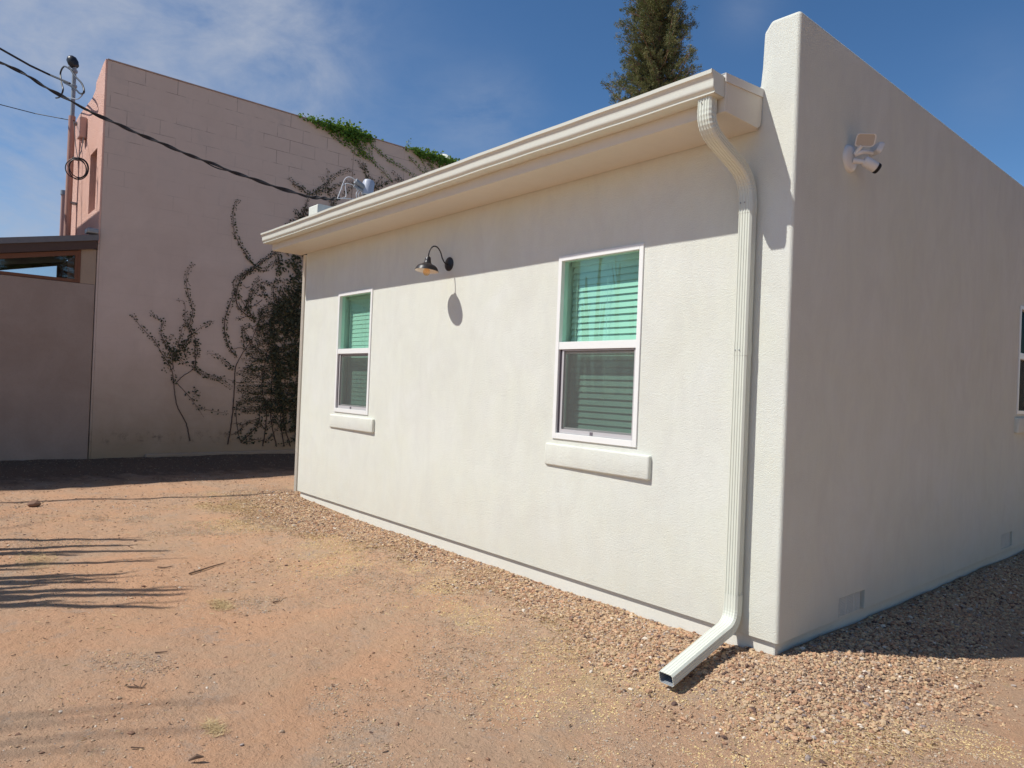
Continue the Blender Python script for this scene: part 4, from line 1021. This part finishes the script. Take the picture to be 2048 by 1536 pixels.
# the same kind of tree, shorter, along the east side of the lot (unseen, added to dim the light on the end wall)
for wd, (x, y, sxy, sz) in zip(('first', 'second', 'third', 'fourth', 'fifth', 'sixth'), [(6.2, -.6, 1.25, .36), (6.8, 2.2, 1.35, .42), (6.4, 4.9, 1.3, .38), (7.1, 7.6, 1.4, .45), (6.6, 10.4, 1.3, .40), (6.9, 13.4, 1.4, .44)]):
    c = tree.copy(); COL.objects.link(c); c.matrix_world = Matrix.Translation((x, y, -.15)) @ Matrix.Diagonal((sxy, sxy, sz, 1)) @ Matrix.Translation((-TX, -TY, 0))
    c['label'] = wd+' short unseen conifer, counted from the yard, in the row added to dim the end wall'; c['group'] = 'unseen conifers added along the east side to dim the end wall'
    for ch in list(tree.children):
        k = ch.copy(); COL.objects.link(k); k.parent = c

# ------------------------------------------------------------ bare trees beside the yard that throw the branch shadows
def cast(px, py, h):
    g_ = on(px, py, 2, -.08); s = (h+.08)/SK; return Vector((g_.x-SA*s, g_.y-s, h))
bt = empty('bare_shrub', (0, 0, 0), label='leafless many-stemmed tall shrub left of the camera', cat='shrub')
bs_ = MB(); base = Vector((-6.25, -5.35, gh0(-6.25, -5.35)))
for (px, py, h) in [(300, 1083, 3.9), (345, 1103, 4.2), (318, 1124, 4.0), (150, 1150, 3.5), (205, 1160, 3.8), (190, 1190, 3.6), (385, 1178, 4.3), (340, 1208, 4.1), (60, 1083, 3.4), (280, 1092, 3.8), (130, 1200, 3.4), (240, 1166, 3.7), (160, 1112, 3.3), (370, 1186, 4.2), (100, 1172, 3.4), (60, 1140, 3.3), (255, 1150, 3.7)]:
    T = cast(px, py, h); q = base+Vector((random.uniform(-.3, .3), random.uniform(-.25, .25), -.05))
    m1 = Vector((q.x+(T.x-q.x)*.85, q.y+(T.y-q.y)*.9, h*.42)); m1 += Vector((random.uniform(-.12, .12), 0, 0)); m2 = Vector((T.x+random.uniform(-.10, .10), T.y+random.uniform(-.03, .03), h*.75))
    P = crom([q, m1, m2, T], 8); bs_.tube(P, [.060*(1-i/(len(P)-1))**.5+.008 for i in range(len(P))], 6)
    for _ in range(2):
        k = random.randint(14, 20); p = P[k]; t_ = p+Vector((random.uniform(-.14, .14), random.uniform(-.10, .10), random.uniform(.35, .7)))
        bs_.tube(crom([p, (p+t_)/2+Vector((random.uniform(-.05, .05), 0, -.05)), t_], 4), [.018-.0014*i for i in range(9)], 5)
bs_.build('stems', M['bark'], bt)
b2 = empty('bare_tree', (0, 0, 0), label='tall leafless tree behind the photographer on the left', cat='tree')
bb = MB(); tk = crom([(-6.6, -13.9, -.2), (-6.5, -13.8, 3), (-6.4, -13.5, 6), (-6.3, -13.2, 8.5), (-6.25, -13.0, 10)], 6)
bb.tube(tk, [.16*(1-i/len(tk))+.03 for i in range(len(tk))], 10); bb.build('trunk', M['bark'], b2)
bb = MB()
for (px, py, h) in [(470, 1385, 8.6), (300, 1418, 8.3), (430, 1440, 8.2), (200, 1482, 8.0), (90, 1050, 9.5), (30, 1040, 9.6)]:
    T = cast(px, py, h); s0 = Vector((-6.3, -13.3, h-1.9)); m_ = (s0*.5+T*.5)+Vector((-.1, -.2, -.35))
    bb.tube(crom([s0, m_, T], 8), [.020*(1-i/16)+.009 for i in range(17)], 6)
for _ in range(16):
    a = random.uniform(0, 6.28); k = random.randint(10, 22); p = tk[k]; L = random.uniform(.8, 1.5)
    e = p+Vector((math.cos(a)*L-.3, -abs(math.sin(a))*L, random.uniform(.4, 1)))
    bb.tube(crom([p, (p+e)/2+Vector((0, 0, -.1)), e], 5), [.03*(1-i/11)+.006 for i in range(11)], 5)
bb.build('branches', M['bark'], b2)

# ------------------------------------------------------------ loose things on the dirt
def gpt(px, py):
    p = on(px, py, 2, -.1)
    for _ in range(4): p = on(px, py, 2, float(gh(p.x, p.y)))
    return p
def twig(pts, r, label, forks=0):
    P = [gpt(*q)+Vector((0, 0, r+.004)) for q in pts]; c = crom(P, 6); mb = MB(); mb.tube(c, [r*(1-.5*i/len(c)) for i in range(len(c))], 6)
    for _ in range(forks):
        p = random.choice(c[4:]); e = p+Vector((random.uniform(-.08, .08), random.uniform(-.08, .08), .012)); mb.tube([p, e], r*.5, 4)
    o = mb.build('twig', M['twig'], smooth=True); return tag(o, label, 'twig', 'loose twigs on the dirt')
twig([(378, 1150), (400, 1143), (425, 1135), (450, 1128)], .008, 'longest straight twig on the dirt, left of the gravel')
twig([(315, 1136), (330, 1137), (345, 1134)], .006, 'short twig just left of the longest straight twig')
twig([(255, 1376), (290, 1378)], .005, 'small curved twig in the bottom left dirt, inside the soft shadow', 2)
twig([(262, 1498), (288, 1499)], .004, 'thin reddish twig lowest in the bottom left dirt')
twig([(310, 1308), (335, 1306)], .005, 'dark short twig below the grey gravel patch')
twig([(545, 1207), (560, 1204)], .006, 'dark bark piece on the dirt left of the pipe outlet', 1)
lf = gpt(377, 1526)
lfm = MB(); lfm.tube([lf+Vector((0, 0, .012)), lf+Vector((.02, .03, .03)), lf+Vector((.035, .055, .026))], [.004, .012, .003], 6)
tag(lfm.build('seed_pod', M['twig'], smooth=True), 'brown curled pod at the bottom edge of the dirt', 'seed pod')
rk_ = gpt(68, 1013)
V0, F0 = ico(); mb = MB(); mb.add([(rk_.x+v[0]*.075*random.uniform(.8, 1.1), rk_.y+v[1]*.09, rk_.z+.03+v[2]*.045) for v in V0], [tuple(f) for f in F0.tolist()])
o = mb.build('rock', M['bark'], bevel=.012); tag(o, 'small brown clod below the long cable shadow, far left', 'rock')
def tuft(px, py, n, spread, label, nm='dry_grass_clump'):
    c = gpt(px, py); mb = []; tn = []
    P = []; 
    for _ in range(n):
        x = c.x+max(-1.8, min(1.8, random.gauss(0, 1)))*spread; y = c.y+max(-1.8, min(1.8, random.gauss(0, 1)))*spread*.5; z = float(gh(x, y)); a = random.uniform(0, 6.28); L = random.uniform(.02, .06)
        d = Vector((math.cos(a), math.sin(a), random.uniform(.0, .45))).normalized(); w = Vector((-d.y, d.x, 0)).normalized()*.0014; p = Vector((x, y, z+.003))
        P += [tuple(p-w), tuple(p+w), tuple(p+d*L+w*.3), tuple(p+d*L-w*.3)]; tn += [random.uniform(.2, 1)]*4
    o = bigmesh(nm, np.array(P), np.arange(len(P)).reshape(-1, 4), M['straw'], col=tn); tag(o, label, 'grass clump', 'dry grass clumps on the dirt')
tuft(428, 1458, 260, .045, 'small yellow dry grass clump nearest the bottom edge of the view')
tuft(442, 1212, 600, .07, 'flat yellow dry grass patch in the middle of the dirt')
tuft(75, 1120, 900, .17, 'wide yellow grass patch at far left among the branch shadows')
